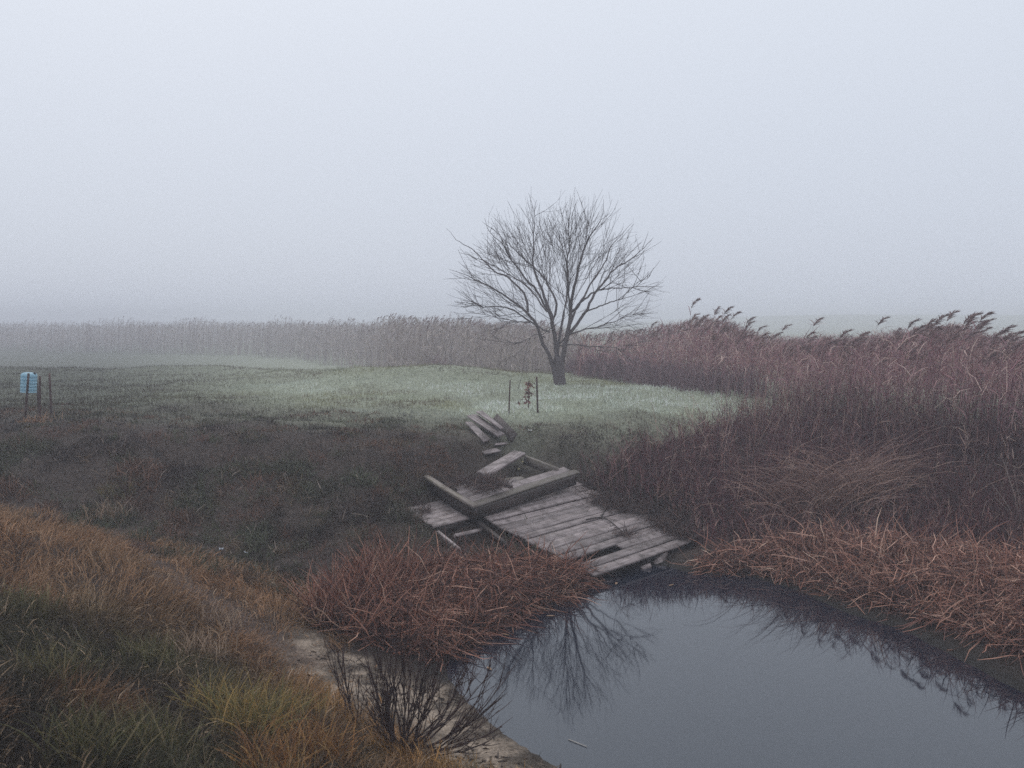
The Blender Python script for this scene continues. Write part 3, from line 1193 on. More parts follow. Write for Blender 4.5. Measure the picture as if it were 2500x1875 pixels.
# dark scrub at the foot of the reeds by the tree
fp = GP([(930, 790), (1000, 775), (1100, 782), (1180, 795), (1240, 812), (1330, 826), (1450, 842), (1560, 858), (1660, 868), (1660, 850), (1450, 815), (1240, 795), (1100, 768), (960, 768)])
x, y = scatter(fp, 130)
S = Soup()
N = len(x)
P = curve_blades(ground_pts(x, y), rng.uniform(.25, .85, N), rng.uniform(0, 6.28, N), rng.uniform(0, .5, N), rng.uniform(0, .8, N), 3)
S.strips(P, rng.uniform(.012, .02, N)[:, None] * np.array([1, .9, .3]), pick([(.20, .13, .145), (.26, .175, .18), (.14, .095, .11)], N))
stuff(S.build('undergrowth', M_DEAD), 'dark low undergrowth at the foot of the reeds by the tree', 'undergrowth')

# individual plumed reeds on the right skyline
def reed_template(seed):
    r = np.random.default_rng(seed)
    global rng
    keep, rng = rng, r
    parts = []
    z0 = np.zeros((1, 3))
    P = curve_blades(z0, np.array([2.4]), np.array([r.normal(0, .3)]), np.array([.03]), np.array([r.uniform(.05, .22)]), 7)
    S = Soup()
    S.tubes(P, np.linspace(.006, .0028, 7)[None], np.array([.20, .145, .14]), 4)
    parts.append(('stem', S))
    S = Soup()
    nl = 7
    f = r.uniform(2.2, 5.6, nl)
    i = f.astype(int)
    q = P[0, i] + (P[0, i + 1] - P[0, i]) * (f - i)[:, None]
    B_ = curve_blades(q, r.uniform(.3, .6, nl), r.normal(0, 1.2, nl), r.uniform(.2, .7, nl), r.uniform(.5, 1.8, nl), 5)
    S.strips(B_, r.uniform(.010, .018, nl)[:, None] * np.array([.7, 1, 1, .7, .1]), pick(LC, nl))
    parts.append(('leaves', S))
    S = Soup()
    n2 = 64
    tpos = r.uniform(0, 1, n2)
    top = P[0, -1]
    ax = curve_blades(top[None], np.array([.33]), np.array([r.normal(0, .25)]), np.array([.25]), np.array([1.1]), 6)[0]
    f = tpos * 4.99
    i = f.astype(int)
    q = ax[i] + (ax[i + 1] - ax[i]) * (f - i)[:, None]
    B_ = curve_blades(q, r.uniform(.08, .22, n2) * (1.1 - .55 * tpos), r.normal(0, .9, n2), r.uniform(.2, 1.0, n2), r.uniform(.4, 1.5, n2), 3)
    S.strips(B_, r.uniform(.010, .020, n2)[:, None] * np.array([.6, 1, .25]), pick([(.23, .155, .15), (.29, .20, .185), (.17, .11, .115)], n2))
    parts.append(('plume', S))
    rng = keep
    return [(nm, mesh_np(nm, np.concatenate(q.V), np.concatenate(q.F), np.concatenate(q.C))) for nm, q in parts]


TEMPL = [reed_template(100 + i) for i in range(6)]
us = list(rng.uniform(1640, 1800, 26)) + list(rng.uniform(1800, 2180, 40)) + list(rng.uniform(2180, 2500, 48)) + list(rng.uniform(1500, 1640, 9))
REED_FRONT_U = col_of(REED_F[:, 0], REED_F[:, 1])
for u in us:
    yf = float(np.interp(u, REED_FRONT_U, REED_F[:, 1])) + random.uniform(.6, 4.0)
    vt = float(sky_u(u)) + random.gauss(14, 16) + (random.uniform(0, 60) if random.random() < .25 else 0)
    t = PY(u, vt, yf)
    gz = float(H(t[0], yf))
    sc_z = (t[2] - gz) / 2.58
    r = empty('reed', (t[0], yf, gz - .02))
    r.scale = (1.05, 1.05, sc_z)
    r.rotation_euler = (random.gauss(0, .03), random.gauss(.03, .04), random.gauss(0, .35))
    tag(r, 'tall reed with drooping brown plume in the ' + ('high clump nearest the bare tree' if u < 1800 else 'low dip midway along the right bank' if u < 2180 else 'high clump at the right edge'), 'reed',
        'plumed reeds of the ' + ('clump nearest the tree' if u < 1800 else 'dip in the right skyline' if u < 2180 else 'clump at the right edge'))
    for nm, me in random.choice(TEMPL):
        link(nm, me, M_DEAD, r)

# tangled weeds on the right bank
def wd_(a, b): return 700 if a is None else 700 * (.55 + .45 * sm(fbm(a, b, .8, 81), .35, .6)) * np.where(b > 15.5, .55, 1)
x, y = scatter(WEED, wd_)
N = len(x)
dark = sm(fbm(x, y, 2.2, 83), .40, .60)
rightdark = sm(x, 5.0, 7.5)
h = rng.uniform(.12, .48, N) * (1 + (.35 + .7 * sm(x, 4.2, 6.5)) * sm(y, 13.2, 16.5)) * (.7 + .8 * fbm(x, y, 1.1, 82))
S = Soup()
P = curve_blades(ground_pts(x, y), h, rng.uniform(0, 6.28, N), np.abs(rng.normal(0, .45, N)), rng.normal(.2, .5, N), 4, .25)
c = pick([(.125, .052, .060), (.185, .078, .082), (.06, .032, .04), (.40, .235, .20)], N, [.34, .26, .31, .09])
c = c * (1 - .3 * rightdark)[:, None]
S.strips(P, rng.uniform(.005, .011, N)[:, None] * np.array([1, .9, .7, .3]), c)
# forked side twigs
k = rng.uniform(size=N) < .8
q = P[k][:, 2]
n2 = len(q)
B_ = curve_blades(q, h[k] * rng.uniform(.25, .6, n2), rng.uniform(0, 6.28, n2), rng.uniform(.2, 1.2, n2), rng.normal(0, .5, n2), 3)
S.strips(B_, rng.uniform(.004, .009, n2)[:, None] * np.array([1, .8, .3]), c[k])
# paler stalks standing out of the tangle
x, y = scatter(WEED, 16)
N = len(x)
P = curve_blades(ground_pts(x, y), rng.uniform(.35, 1.0, N) * (.7 + .5 * sm(y, 13.5, 16.5)), rng.uniform(0, 6.28, N), np.abs(rng.normal(.1, .25, N)), rng.normal(.1, .45, N), 5, .12)
cs = pick([(.42, .28, .23), (.34, .20, .17), (.50, .36, .29)], N)
S.strips(P, rng.uniform(.006, .011, N)[:, None] * np.array([1, 1, .8, .6, .3]), cs)
for j in range(3):
    B_ = curve_blades(P[:, 2 + j % 2], rng.uniform(.08, .25, N), rng.uniform(0, 6.28, N), rng.uniform(.3, 1.3, N), rng.normal(.3, .5, N), 3)
    S.strips(B_, rng.uniform(.005, .010, N)[:, None] * np.array([1, .9, .3]), cs * .9)
stuff(S.build('dead_weeds', M_DEAD), 'dark tangle of dead weeds covering the bank right of the deck', 'weeds')

# bowed straw heap
hp = G(*d2(1810, 1120))
S = Soup()
N = 900
cx_ = hp[0] + rng.normal(0, .45, N)
cy_ = hp[1] + rng.normal(.2, .35, N)
az = np.where(rng.uniform(size=N) < .55, rng.normal(-.25, .35, N), rng.normal(3.5, .45, N))
P = curve_blades(ground_pts(cx_, cy_), rng.uniform(.7, 1.7, N), az, rng.uniform(.15, .7, N), rng.uniform(1.0, 1.7, N), 7, .05)
P[..., 2] = np.maximum(P[..., 2], H(P[..., 0].ravel(), P[..., 1].ravel()).reshape(P.shape[:2]) + .03)
S.strips(P, rng.uniform(.005, .009, N)[:, None] * np.array([1, 1, 1, 1, .9, .7, .3]), pick([(.26, .155, .125), (.36, .235, .185), (.17, .10, .09)], N))
stuff(S.build('bent_reeds', M_DEAD), 'bowed over heap of straw coloured stalks above the right cattails', 'reeds')

# tall pale stalks at the right edge
wg = G(*d2(2205, 1145))
ws = empty('dry_weed', tuple(wg))
tag(ws, 'tall pale dry weed stalks at the far right edge above the cattails', 'weed')
for (u, v) in [(2170, 1000), (2163, 985), (2138, 1040), (2190, 1020), (2150, 1075)]:
    t = PY(*d2(u, v), wg[1] + random.uniform(-.1, .15))
    P = smooth_path([wg + np.array([random.uniform(-.05, .05), 0, -.05]), lerp(wg, t, .4) + np.array([.04, 0, 0]), t], 2)
    S = Soup()
    S.tubes(P[None], np.linspace(.007, .003, len(P))[None], np.array([.30, .235, .21]), 4)
    q = P[rng.integers(3, len(P), 8)]
    S.strips(curve_blades(q, rng.uniform(.06, .16, 8), rng.uniform(0, 6.28, 8), rng.uniform(.3, .9, 8), rng.normal(0, .4, 8), 3), np.array([.006, .005, .002]), pick([(.27, .21, .19)], 8))
    S.build('stalk', M_DEAD, ws, wg)

# ------------------------------------------------------------------ collapsed cattails
CATC = [(.29, .125, .085), (.40, .195, .135), (.16, .066, .05), (.50, .28, .20), (.62, .40, .29), (.07, .034, .03)]
CATW = [.25, .20, .24, .10, .03, .18]


def cattails(name, poly, dens, hmin, hmax, label, bright=1.0, upright=None):
    S = Soup()
    x, y = scatter(poly, dens)
    N = len(x)
    d, _ = line_dist(x, y, poly, True)
    env = sm(d, -.05, .5)
    g = ground_pts(x, y, .02)
    g[:, 2] = np.maximum(g[:, 2], -.05)
    K = 6
    h1 = rng.uniform(hmin, hmax, N) * (.35 + .75 * env) * (.65 + .7 * fbm(x, y, .6, 91))
    az = rng.uniform(0, 6.28, N)
    up = np.full(N, False) if upright is None else rng.uniform(size=N) < upright(x, y)
    # rise, kink, then lie or hang
    t1 = np.abs(rng.normal(.30, .28, N))
    a = np.stack([np.sin(t1) * np.cos(az), np.sin(t1) * np.sin(az), np.cos(t1)], 1)
    P = np.zeros((N, K, 3))
    P[:, 0] = g
    P[:, 1] = g + a * (h1 * .55)[:, None]
    P[:, 2] = g + a * h1[:, None]
    az2 = az + rng.normal(0, .9, N)
    L2 = rng.uniform(.15, .55, N)
    t2 = np.where(up, t1 + rng.uniform(0, .4, N), rng.uniform(1.35, 2.5, N))
    for j in range(3, K):
        t2j = t2 + (j - 3) * np.where(up, .15, rng.uniform(0, .25, N))
        b = np.stack([np.sin(t2j) * np.cos(az2), np.sin(t2j) * np.sin(az2), np.cos(t2j)], 1)
        P[:, j] = P[:, j - 1] + b * (L2 / (K - 3))[:, None]
    P[:, 2:, :2] += np.cumsum(rng.normal(0, .022, (N, K - 2, 2)), 1)
    P[..., 2] = np.maximum(P[..., 2], np.where(np.arange(K)[None] > 1, .015, -.1))
    c = pick(CATC, N, CATW) * bright
    # upper ends paler, feet darker
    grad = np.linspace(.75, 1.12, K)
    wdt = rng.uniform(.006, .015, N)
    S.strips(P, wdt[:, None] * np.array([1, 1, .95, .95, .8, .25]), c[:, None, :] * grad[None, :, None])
    # litter lying across the top of the mat
    n2 = int(N * .8)
    i = rng.integers(0, N, n2)
    c0 = P[i, 2] + rng.normal(0, .03, (n2, 3))
    az = rng.uniform(0, 6.28, n2)
    L = rng.uniform(.10, .36, n2)
    tl = rng.normal(1.5, .28, n2)
    Q = curve_blades(c0, L, az, tl, rng.normal(.2, .7, n2), 4, .35)
    Q[..., 2] = np.maximum(Q[..., 2], .015)
    S.strips(Q, rng.uniform(.005, .011, n2)[:, None] * np.array([.9, 1, .9, .3]), pick(CATC, n2, CATW) * bright * 1.08)
    # thin litter low down, coloured near black to paint shade into the gaps
    n3 = int(N * 1.2)
    i = rng.integers(0, N, n3)
    Q = curve_blades(g[i] + np.array([0, 0, .03]), rng.uniform(.1, .35, n3), rng.uniform(0, 6.28, n3), rng.uniform(.4, 1.5, n3), rng.normal(.2, .4, n3), 3)
    Q[..., 2] = np.maximum(Q[..., 2], .01)
    S.strips(Q, rng.uniform(.005, .012, n3)[:, None] * np.array([1, .9, .3]), pick([(.04, .026, .026), (.07, .042, .038)], n3))
    return stuff(S.build(name, M_DEAD), label, 'cattails')


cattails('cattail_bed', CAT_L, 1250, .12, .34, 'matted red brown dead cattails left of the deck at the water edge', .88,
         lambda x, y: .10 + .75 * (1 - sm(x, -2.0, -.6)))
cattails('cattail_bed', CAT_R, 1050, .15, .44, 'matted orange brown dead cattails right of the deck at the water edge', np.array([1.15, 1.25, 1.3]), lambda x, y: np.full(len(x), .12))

# ------------------------------------------------------------------ grass
def excl(x, y):
    return in_poly(x, y, REED_R) | (in_poly(x, y, WEED) & (y < 17))


MEAD = np.array([(-24, 13.2), (14, 13.2), (24, 34), (24, 40), (-44, 40), (-30, 24)])
x, y = scatter(MEAD, lambda a, b: 620 if a is None else np.where(b < 20, 620, np.where(b < 27, 360, 150)) * np.clip(.25 + .75 * mead_mix(a, b), 0, 1), margin=1.15)
k = ~excl(x, y) & (pond_s(x, y) > 2.2)
x, y = x[k], y[k]
N = len(x)
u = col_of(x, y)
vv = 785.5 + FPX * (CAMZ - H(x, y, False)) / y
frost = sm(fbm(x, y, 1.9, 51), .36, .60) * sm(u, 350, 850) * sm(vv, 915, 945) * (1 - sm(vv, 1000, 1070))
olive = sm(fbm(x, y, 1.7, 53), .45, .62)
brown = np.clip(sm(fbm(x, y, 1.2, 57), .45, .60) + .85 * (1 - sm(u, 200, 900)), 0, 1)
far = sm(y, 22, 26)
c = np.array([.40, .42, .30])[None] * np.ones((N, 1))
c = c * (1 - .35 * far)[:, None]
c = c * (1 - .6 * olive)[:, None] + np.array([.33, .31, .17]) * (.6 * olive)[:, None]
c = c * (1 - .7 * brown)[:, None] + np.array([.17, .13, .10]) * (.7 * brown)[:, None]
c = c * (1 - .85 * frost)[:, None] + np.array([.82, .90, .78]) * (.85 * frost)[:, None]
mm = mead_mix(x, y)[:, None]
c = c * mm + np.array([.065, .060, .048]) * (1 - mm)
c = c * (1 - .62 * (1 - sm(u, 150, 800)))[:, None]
c = c * rng.uniform(.6, 1.4, (N, 1))
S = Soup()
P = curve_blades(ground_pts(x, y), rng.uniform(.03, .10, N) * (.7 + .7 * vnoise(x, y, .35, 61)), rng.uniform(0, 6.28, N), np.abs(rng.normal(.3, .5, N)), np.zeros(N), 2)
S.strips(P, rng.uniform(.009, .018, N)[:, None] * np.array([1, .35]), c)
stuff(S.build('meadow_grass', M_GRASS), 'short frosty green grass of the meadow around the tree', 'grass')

# dark slope between meadow and gully
SLOPE = np.array([(-16, 9.8), (-4.5, 10.2), (-2.2, 9.6), (-1.0, 11.0), (1.0, 12.2), (3.4, 13.2), (4.8, 15.6), (4.0, 16.0), (-18, 19.5)])
def sl_(a, b): return 1500 if a is None else 1500 * (1 - .97 * mead_mix(a, b)) * (.6 + .4 * sm(fbm(a, b, .5, 62), .3, .6))
x, y = scatter(SLOPE, sl_, margin=1.15)
k = ~in_poly(x, y, CAT_L) & (pond_s(x, y) > .25)
# keep boards clear
def on_deck(x, y):
    r = np.zeros(len(x), bool)
    for o, a, b, dep in DIGS:
        det = a[0] * b[1] - a[1] * b[0]
        px, py = x - o[0], y - o[1]
        s = (px * b[1] - py * b[0]) / det
        t = (a[0] * py - a[1] * px) / det
        r |= (s > -.03) & (s < 1.02) & (t > -.03) & (t < 1.05)
    return r
HOLLOW = np.array([PY(*z1(a, b), yy)[:2] for a, b, yy in [(280, 870, 12.6), (560, 785, 12.95), (640, 780, 12.9), (840, 960, 12.0), (560, 1040, 11.6), (400, 1000, 11.8)]])
k &= (~on_deck(x, y) & ~in_poly(x, y, HOLLOW)) | (rng.uniform(size=len(x)) < .05)
x, y = x[k], y[k]
N = len(x)
gr = sm(fbm(x, y, 1.3, 63), .42, .62)
rd = sm(fbm(x, y, .9, 65), .52, .68)
gu, _ = line_dist(x, y, GULLY)
c = np.array([.060, .045, .040])[None] * np.ones((N, 1))
c = c * (1 - gr)[:, None] + np.array([.082, .086, .054]) * gr[:, None]
c = c * (1 - rd)[:, None] + np.array([.155, .085, .058]) * rd[:, None]
c = c * rng.uniform(.35, 1.8, (N, 1))
fl = rng.uniform(size=N) < .05
c[fl] = np.array([.30, .24, .20]) * rng.uniform(.6, 1.4, (int(fl.sum()), 1))
S = Soup()
P = curve_blades(ground_pts(x, y), rng.uniform(.03, .12, N) * (.35 + 2.0 * sm(fbm(x, y, .55, 66), .40, .72)) * (1 - .65 * sm(y, 13.6, 15.0)), rng.uniform(0, 6.28, N), np.abs(rng.normal(.7, .5, N)), rng.normal(.3, .5, N), 3)
S.strips(P, rng.uniform(.006, .017, N)[:, None] * np.array([.8, 1, .25]), c)
tx, ty = scatter(SLOPE, 5.5, margin=1.15)
k = ~in_poly(tx, ty, CAT_L) & (pond_s(tx, ty) > .5) & ~on_deck(tx, ty) & ~in_poly(tx, ty, HOLLOW)
tx, ty = tx[k], ty[k]
for a, b in zip(tx, ty):
    nb = int(rng.integers(30, 80))
    cl = [[(.24, .17, .115), (.17, .115, .08)], [(.12, .125, .07), (.085, .09, .055)], [(.20, .105, .07), (.13, .07, .052)], [(.06, .048, .042)], [(.10, .10, .062)]][int(rng.integers(0, 5))]
    sp = rng.uniform(.05, .16)
    bx, by = a + rng.normal(0, sp, nb), b + rng.normal(0, sp * .8, nb)
    P = curve_blades(ground_pts(bx, by), rng.uniform(.05, .20, nb) * (1 - .5 * sm(by, 13.8, 15.2)), rng.uniform(0, 6.28, nb), np.abs(rng.normal(.4, .4, nb)), rng.uniform(.2, 1.4, nb), 4, .1)
    S.strips(P, rng.uniform(.004, .009, nb)[:, None] * np.array([.9, 1, .8, .2]), pick(cl, nb))
stuff(S.build('slope_weeds', M_GRASS), 'dark low weeds and withered grass on the slope left of the deck', 'weeds')

# near bank
BANK = np.array([(-1.0, 2.2), (1.2, 2.2), (.6, 6.0), (-.3, 7.6), (-1.6, 8.6), (-1.5, 9.8), (-2.8, 10.6), (-5.0, 11.4), (-9, 12.0), (-11, 11), (-9, 6), (-5, 2.2)])
def bk_(a, b): return 3000 if a is None else np.interp(b, [2.2, 5, 8, 12], [3000, 2800, 2100, 1500])
x, y = scatter(BANK, bk_, margin=1.2)
k = (pond_s(x, y) > .3) & ~in_poly(x, y, CAT_L) & (rng.uniform(size=len(x)) > .98 * np.maximum(sand_amt(x, y) * (.8 + .2 * sm(fbm(x, y, .35, 74), .35, .5)), .4 * path_amt(x, y)))
x, y = x[k], y[k]
N = len(x)
z_ = H(x, y, False)
u = col_of(x, y)
vv = 785.5 + FPX * (CAMZ - z_) / y
gu, _ = line_dist(x, y, GULLY)
n1 = fbm(x, y, 1.0, 71)
n2_ = fbm(x, y, .45, 73)
tan_ = np.clip(sm(y, 6.0, 8.0) * (.5 + n1 * 1.0), 0, 1)
tan_ = np.clip(np.maximum(tan_, sm(n2_, .52, .64)), 0, 1)
olv = sm(n1, .40, .62) * (1 - .7 * sm(y, 6.5, 8.5))
org = .85 * sm(u, 480, 800) * sm(vv, 1620, 1800) * sm(fbm(x, y, .5, 75), .38, .58)
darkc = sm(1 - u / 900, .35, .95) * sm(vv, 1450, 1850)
c = np.array([.095, .075, .055])[None] * np.ones((N, 1))
c = c * (1 - tan_)[:, None] + np.array([.34, .195, .108]) * tan_[:, None]
c = c * (1 - olv)[:, None] + np.array([.085, .078, .042]) * olv[:, None]
c = c * (1 - org)[:, None] + np.array([.42, .23, .08]) * org[:, None]
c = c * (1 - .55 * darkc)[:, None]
strw = rng.uniform(size=N) < .07
c[strw] = np.array([.46, .33, .22])
c = c * rng.uniform(.35, 1.7, (N, 1))
h = rng.uniform(.06, .24, N) * (.6 + .8 * n2_) * np.interp(y, [3, 8, 12], [1.25, 1.0, .8])
h = h * (1 - .6 * np.maximum(sand_amt(x, y), path_amt(x, y)))
wv = 2 * math.pi * fbm(x, y, .8, 79) * 2
S = Soup()
P = curve_blades(ground_pts(x, y), h, wv + rng.normal(0, .8, N), np.abs(rng.normal(.45, .4, N)), rng.uniform(.2, 1.5, N), 4, .1)
S.strips(P, (rng.uniform(.0035, .0075, N) * np.where(rng.uniform(size=N) < .08, 1.9, 1))[:, None] * np.array([.9, 1, .8, .15]), c)
stuff(S.build('bank_grass', M_GRASS), 'withered brown and olive grass on the near left bank', 'grass')


# grass tufts that stand out in the foreground
def tuft(u, v, n, hh, cols, label, spread=.12, lean=.45, dz=0):
    g = G(*d2(u, v))
    S = Soup()
    bx = g[0] + np.clip(rng.normal(0, spread, n), -1.7 * spread, 1.7 * spread)
    by = g[1] + np.clip(rng.normal(0, spread, n), -1.7 * spread, 1.7 * spread)
    P = curve_blades(ground_pts(bx, by), rng.uniform(.45, 1.0, n) * hh, rng.uniform(0, 6.28, n), np.abs(rng.normal(0, lean * .7, n)), rng.uniform(.2, 1.3, n) , 6, .06)
    S.strips(P, rng.uniform(.004, .009, n)[:, None] * np.array([.8, 1, 1, .8, .5, .08]), pick(cols, n))
    o = S.build('grass_tuft', M_GRASS, None, (g[0], g[1], float(H(g[0], g[1]))))
    return tag(o, label, 'grass', 'grass tufts on the near bank')


YEL = [(.36, .25, .09), (.28, .22, .09), (.20, .19, .08), (.42, .27, .10), (.12, .11, .06)]
ORG = [(.40, .20, .075), (.30, .15, .06), (.46, .29, .12), (.20, .10, .05), (.12, .08, .05)]
GRN = [(.11, .105, .045), (.15, .135, .06), (.24, .19, .10), (.08, .08, .04)]
STR = [(.42, .31, .22), (.34, .24, .17), (.24, .16, .11)]
tuft(545, 1600, 420, .52, YEL, 'largest yellow green grass tuft at the bottom left of the shrub')
tuft(470, 1560, 260, .42, YEL, 'yellow grass tuft left of the largest yellow tuft')
tuft(690, 1655, 420, .46, ORG, 'bright orange grass tuft at the foot of the bare shrub')
tuft(600, 1690, 360, .42, ORG, 'orange grass tuft at the bottom frame edge left of the shrub')
tuft(640, 1560, 220, .34, YEL, 'small yellow tuft beside the sandy path below the cattails')
tuft(200, 1660, 300, .46, GRN, 'dark green grass tuft at the bottom left corner')
tuft(340, 1640, 280, .42, GRN, 'dull green tuft at the bottom edge right of the corner')
tuft(120, 1480, 220, .38, GRN, 'green tuft with pale bent blades near the left edge')
tuft(330, 1440, 200, .34, GRN, 'dark spiky tuft in the middle of the near bank')
tuft(440, 1430, 160, .34, STR, 'straw coloured tuft beside the path on the near bank')
tuft(230, 1120, 260, .30, STR, 'rusty tussock at the top end of the footpath', .16)
tuft(250, 1080, 220, .28, GRN, 'dark green tussock in the gully behind the footpath', .14)
tuft(480, 1350, 150, .26, STR, 'small straw tuft where the path nears the sand')
tuft(60, 1330, 200, .34, GRN, 'dark grass tuft at the left edge halfway up the bank')
tuft(1440, 1075, 160, .30, [(.30, .19, .14), (.24, .14, .10)], 'pinkish straw tuft right of the deck among dead weeds', .10)
tuft(85, 912, 110, .2, [(.40, .24, .15), (.34, .2, .12)], 'orange straw around the foot of the blue bottle stakes', .16, .9)

# leafless shrub at the shore
def shrub(base_px, tips, r0, label, name, twn=9):
    g = G(*base_px)
    root = empty(name, tuple(g))
    tag(root, label, 'shrub')
    for (a, b, dy) in tips:
        tip = PY(*zs(a, b), g[1] + dy)
        st = g + np.array([random.uniform(-.09, .09), random.uniform(-.08, .08), -.06])
        st[2] = float(H(st[0], st[1])) - .05
        mid = lerp(st, tip, .45) + np.array([(tip[0] - st[0]) * .12 + random.gauss(0, .02), random.gauss(0, .03), -.05 * abs(tip[0] - st[0])])
        P, L = resample(smooth_path([st, mid, tip], 2), 14)
        P[1:-1] += rng.normal(0, .006, (12, 3))
        S = Soup()
        cc_ = np.array([.055, .034, .032]) * random.uniform(.8, 1.4)
        S.tubes(P[None], np.linspace(r0 * random.uniform(.7, 1.1), .0022, 14)[None], cc_, 5)
        stem = S.build('stem', M_BARK, root, g)
        T = Soup()
        tws = []
        for k in range(random.randint(twn - 4, twn + 2)):
            f = random.uniform(.3, .95) * 13
            i = int(f)
            q = P[i] + (P[i + 1] - P[i]) * (f - i)
            tan = P[i + 1] - P[i]
            tan = tan / np.linalg.norm(tan)
            d = tan + np.array([random.gauss(0, .38), random.gauss(0, .38), random.gauss(.15, .15)])
            d /= np.linalg.norm(d)
            Lq = random.uniform(.15, .55) * (1.15 - f / 18) * L
            q2 = q + d * Lq * .5
            q3 = q2 + (d + np.array([0, 0, .22])) * Lq * .5
            pts, _ = resample(smooth_path([q, q2, q3], 1), 6)
            tws.append(pts)
        T.tubes(np.array(tws), np.linspace(.0042, .0019, 6)[None], cc_ * 1.1, 3)
        T.build('twigs', M_BARK, stem, g)
    return root


shrub(zs(850, 1470), [(620, 800, .1), (650, 950, .3), (720, 850, -.1), (800, 740, .2), (860, 820, .0), (930, 860, -.2), (1000, 960, .2), (1090, 980, .1),
                      (1180, 800, .3), (1240, 1000, -.1), (1330, 960, .2), (1420, 1000, .0), (1550, 930, .3), (1530, 1070, -.1), (1480, 1180, .1), (1500, 1285, .0),
                      (700, 1100, -.2), (760, 980, .2), (960, 1120, -.3), (1120, 1150, .2), (1330, 1200, -.2), (1430, 1390, -.1), (660, 1180, .1), (590, 1060, .0), (900, 700, .15), (840, 640, .3), (1040, 800, .3), (980, 760, .1), (1100, 860, -.1), (750, 720, .25), (1280, 870, .2), (1450, 900, .25), (700, 760, .0), (1000, 680, .35)], .0095,
      'leafless dark red stemmed shrub fanning over the sandy shore', 'bare_shrub', 12)
shrub(zs(560, 1320), [(370, 745, .1), (430, 765, .2), (530, 890, .1), (595, 900, -.1), (480, 800, .3), (640, 1000, .1)], .006,
      'slender leafless shrub of few upright stems left of the fanning shrub', 'bare_shrub', 6)
shrub(zs(430, 470), [(435, 200, .1), (405, 330, .0), (470, 300, .1)], .004,
      'few thin dark shoots at the left end of the left cattails', 'bare_shrub', 5)

# dead leaves and dirt crumbs strewn over the sand
S = Soup()
x, y = scatter(SAND, 420)
k = (fbm(x, y, .35, 95) > .46) & (pond_s(x, y) > .04)
x, y = x[k], y[k]
N = len(x)
P = curve_blades(ground_pts(x, y, -.006), rng.uniform(.02, .09, N), rng.uniform(0, 6.28, N), rng.normal(1.4, .2, N), rng.normal(0, .3, N), 3)
S.strips(P, rng.uniform(.006, .022, N)[:, None] * np.array([.6, 1, .3]), pick([(.07, .05, .04), (.11, .08, .06), (.05, .04, .035), (.16, .12, .09)], N))
stuff(S.build('shore_litter', M_DEAD), 'dark leaf crumbs strewn over the pale sandy shore', 'litter')

# ------------------------------------------------------------------ small litter
def scrap(px, size, c, label, cat, name):
    g = G(*px)
    V = []
    n = 9
    for i in range(n):
        a = i * 2 * math.pi / n
        r = size * random.uniform(.6, 1.1)
        V.append((r * math.cos(a), r * .8 * math.sin(a), random.uniform(.01, .04) + size * .15))
    for v in list(V): V.append((v[0] * .9, v[1] * .9, v[2] - .012))
    V.append((0, 0, size * .5))
    Fq = [(i, (i + 1) % n, 2 * n) for i in range(n)] + [(i, n + i, n + (i + 1) % n) for i in range(n)] + [(i, n + (i + 1) % n, (i + 1) % n) for i in range(n)]
    o = link(name, mesh_np(name, V, Fq), flat_mat(name + '_surface', c, .7))
    o.location = (g[0], g[1], g[2] + .02)
    tag(o, label, cat)


scrap(z1(950, 232), .05, (.75, .73, .70), 'small white scrap in the grass right of the loose boards', 'litter', 'paper_scrap')
scrap(d2(478, 1196), .035, (.62, .66, .72), 'crumpled white scrap in the gully above the footpath', 'litter', 'paper_scrap')
scrap(d2(532, 1247 - 45), .03, (.5, .52, .56), 'tiny pale scrap right of the crumpled white one in the gully', 'litter', 'paper_scrap')
scrap(z4(1222, 245), .035, (.62, .53, .30), 'yellow leaf in the open middle of the broken platform', 'leaf', 'fallen_leaf')
scrap(z4(1180, 320), .03, (.62, .53, .30), 'second yellow leaf lower in the open middle of the platform', 'leaf', 'fallen_leaf')
scrap(d2(588, 1272), .03, (.55, .42, .32), 'pale curled leaf on the path edge left of the left cattails', 'leaf', 'fallen_leaf')
st0, st1 = PZ(*d2(1228, 1597), .006), PZ(*d2(1268, 1613), .006)
tag(log('floating_twig', st0, st1, .0035, .003, flat_mat('pale_twig', (.55, .5, .45), .7), n=6), 'pale thin twig floating on the dark pond near the shore', 'twig')
for i, (u_, v_) in enumerate([(1180, 1330), (1330, 1262), (1100, 1372), (1455, 1262), (1052, 1440)]):
    S = Soup()
    c0 = PZ(*d2(u_, v_), .008)
    S.strips(curve_blades(c0[None], np.array([.10]), np.array([1.3 * i]), np.array([1.5]), np.array([.12]), 4), np.array([.01, .032, .03, .004]), np.array([[.30, .19, .12]]), np.array([[-math.sin(1.3 * i), math.cos(1.3 * i), .05]]))
    tag(S.build('floating_leaf', M_DEAD, None, tuple(c0)), ['small brown leaf afloat below the left cattails, among the tree reflection', 'small brown leaf afloat just below the deck corner', 'small brown leaf afloat close to the left cattail edge', 'small brown leaf afloat right of the deck post', 'small brown leaf afloat beside the tips of the bare shrub'][i], 'leaf', 'leaves on the pond')
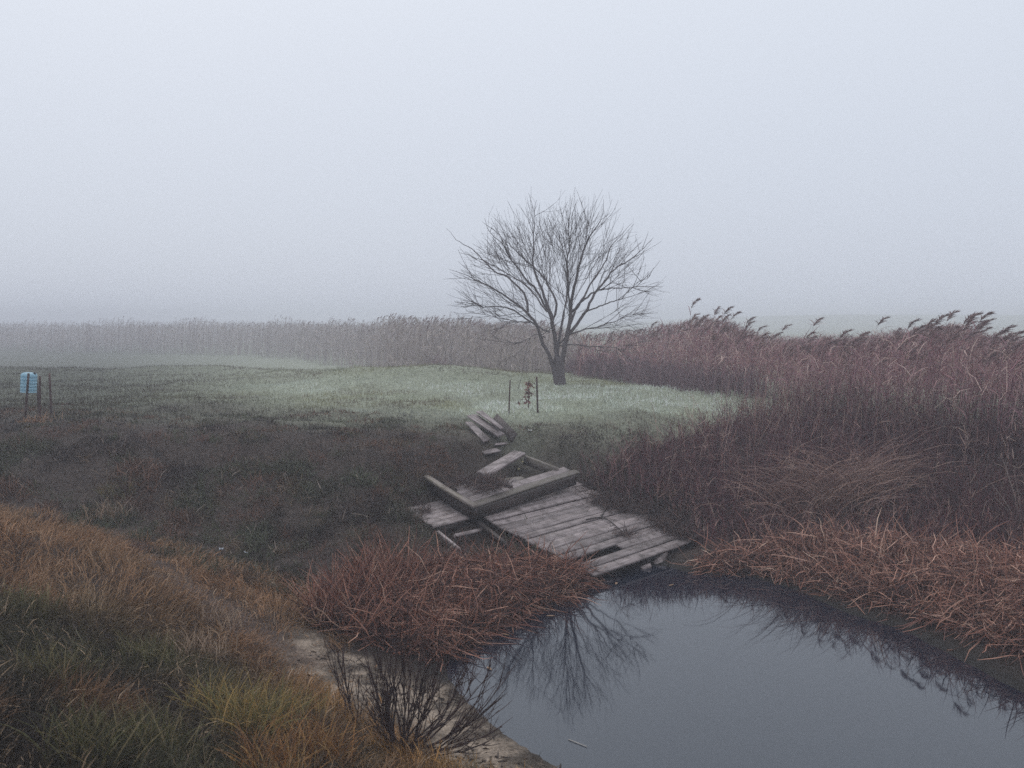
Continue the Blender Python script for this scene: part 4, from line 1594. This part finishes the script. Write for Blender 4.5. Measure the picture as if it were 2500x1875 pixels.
# bare twigs lying on the lower deck
for i, (p0, p1, pm) in enumerate([((1330, 815), (1560, 835), (1450, 790)), ((1430, 800), (1500, 745), (1460, 760))]):
    q = [PZ(*z1(*t), .40 + .012) for t in (p0, pm, p1)]
    a = np.array(DA); e_ = np.cross(DC - DB, DA - DB); e_ /= np.linalg.norm(e_)
    for t in q:
        t[2] = DB[2] - (e_[0] * (t[0] - DB[0]) + e_[1] * (t[1] - DB[1])) / e_[2] + .02
    S = Soup()
    P, _ = resample(smooth_path(q, 2), 10)
    S.tubes(P[None], np.linspace(.011, .005, 10)[None], np.array([.05, .04, .035]), 5)
    k = P[[3, 5, 7, 8]]
    S.tubes(np.stack([k, k + rng.normal(0, .06, (4, 3)) * np.array([1, 1, .2]), k + rng.normal(0, .12, (4, 3)) * np.array([1, 1, .2])], 1), np.array([[.005, .004, .003]] * 4), np.array([.05, .04, .035]), 4)
    tag(S.build('fallen_branch', M_BARK, None, tuple(P[0])), ['long dark fallen branch lying across the lower deck', 'short dark fallen twig leaning on the long one on the deck'][i], 'branch')

# dead debris creeping over the back right corner of the lower deck and the platform middle
S = Soup()
def heap(pxs, n, zoff, cols, sp):
    for (p, z) in pxs:
        c = PZ(*p, z)
        b = c + rng.normal(0, sp, (n, 3)) * np.array([1, 1, .15])
        b[:, 2] += zoff
        S.strips(curve_blades(b, rng.uniform(.06, .25, n), rng.uniform(0, 6.28, n), np.abs(rng.normal(1.2, .4, n)), rng.normal(.2, .4, n), 3), rng.uniform(.005, .011, n)[:, None] * np.array([1, .9, .3]), pick(cols, n))
DK = [(.075, .05, .048), (.10, .066, .06), (.055, .04, .04), (.16, .10, .08)]
def dz_(p):
    q = PZ(*p, .3)
    e_ = np.cross(DC - DB, DA - DB)
    for _ in range(8):
        z = DB[2] - (e_[0] * (q[0] - DB[0]) + e_[1] * (q[1] - DB[1])) / e_[2]
        q = PZ(*p, z)
    return p, float(q[2])
heap([dz_(z1(*t)) for t in [(1260, 590), (1320, 640), (1400, 680), (1480, 700), (1540, 720), (1620, 730), (1700, 740), (1780, 750), (1830, 800), (1880, 860), (1940, 890), (2010, 905), (1350, 600), (1480, 650), (1620, 680), (1760, 710), (1890, 800), (1990, 860), (2080, 900)]], 330, .02, DK, .15)
heap([dz_(z1(1600, 910))], 120, .03, DK, .09)
heap([(z4(560, 455), .95), (z4(700, 430), .97), (z4(860, 440), .96), (z4(950, 470), .95), (z4(820, 500), .93)], 170, .02, DK, .12)
heap([(z1(200, 715), .63), (z1(150, 690), .66), (z1(230, 760), .60)], 110, .03, DK, .07)
stuff(S.build('plant_debris', M_DEAD), 'dark rotting plant litter creeping over the deck boards', 'litter')
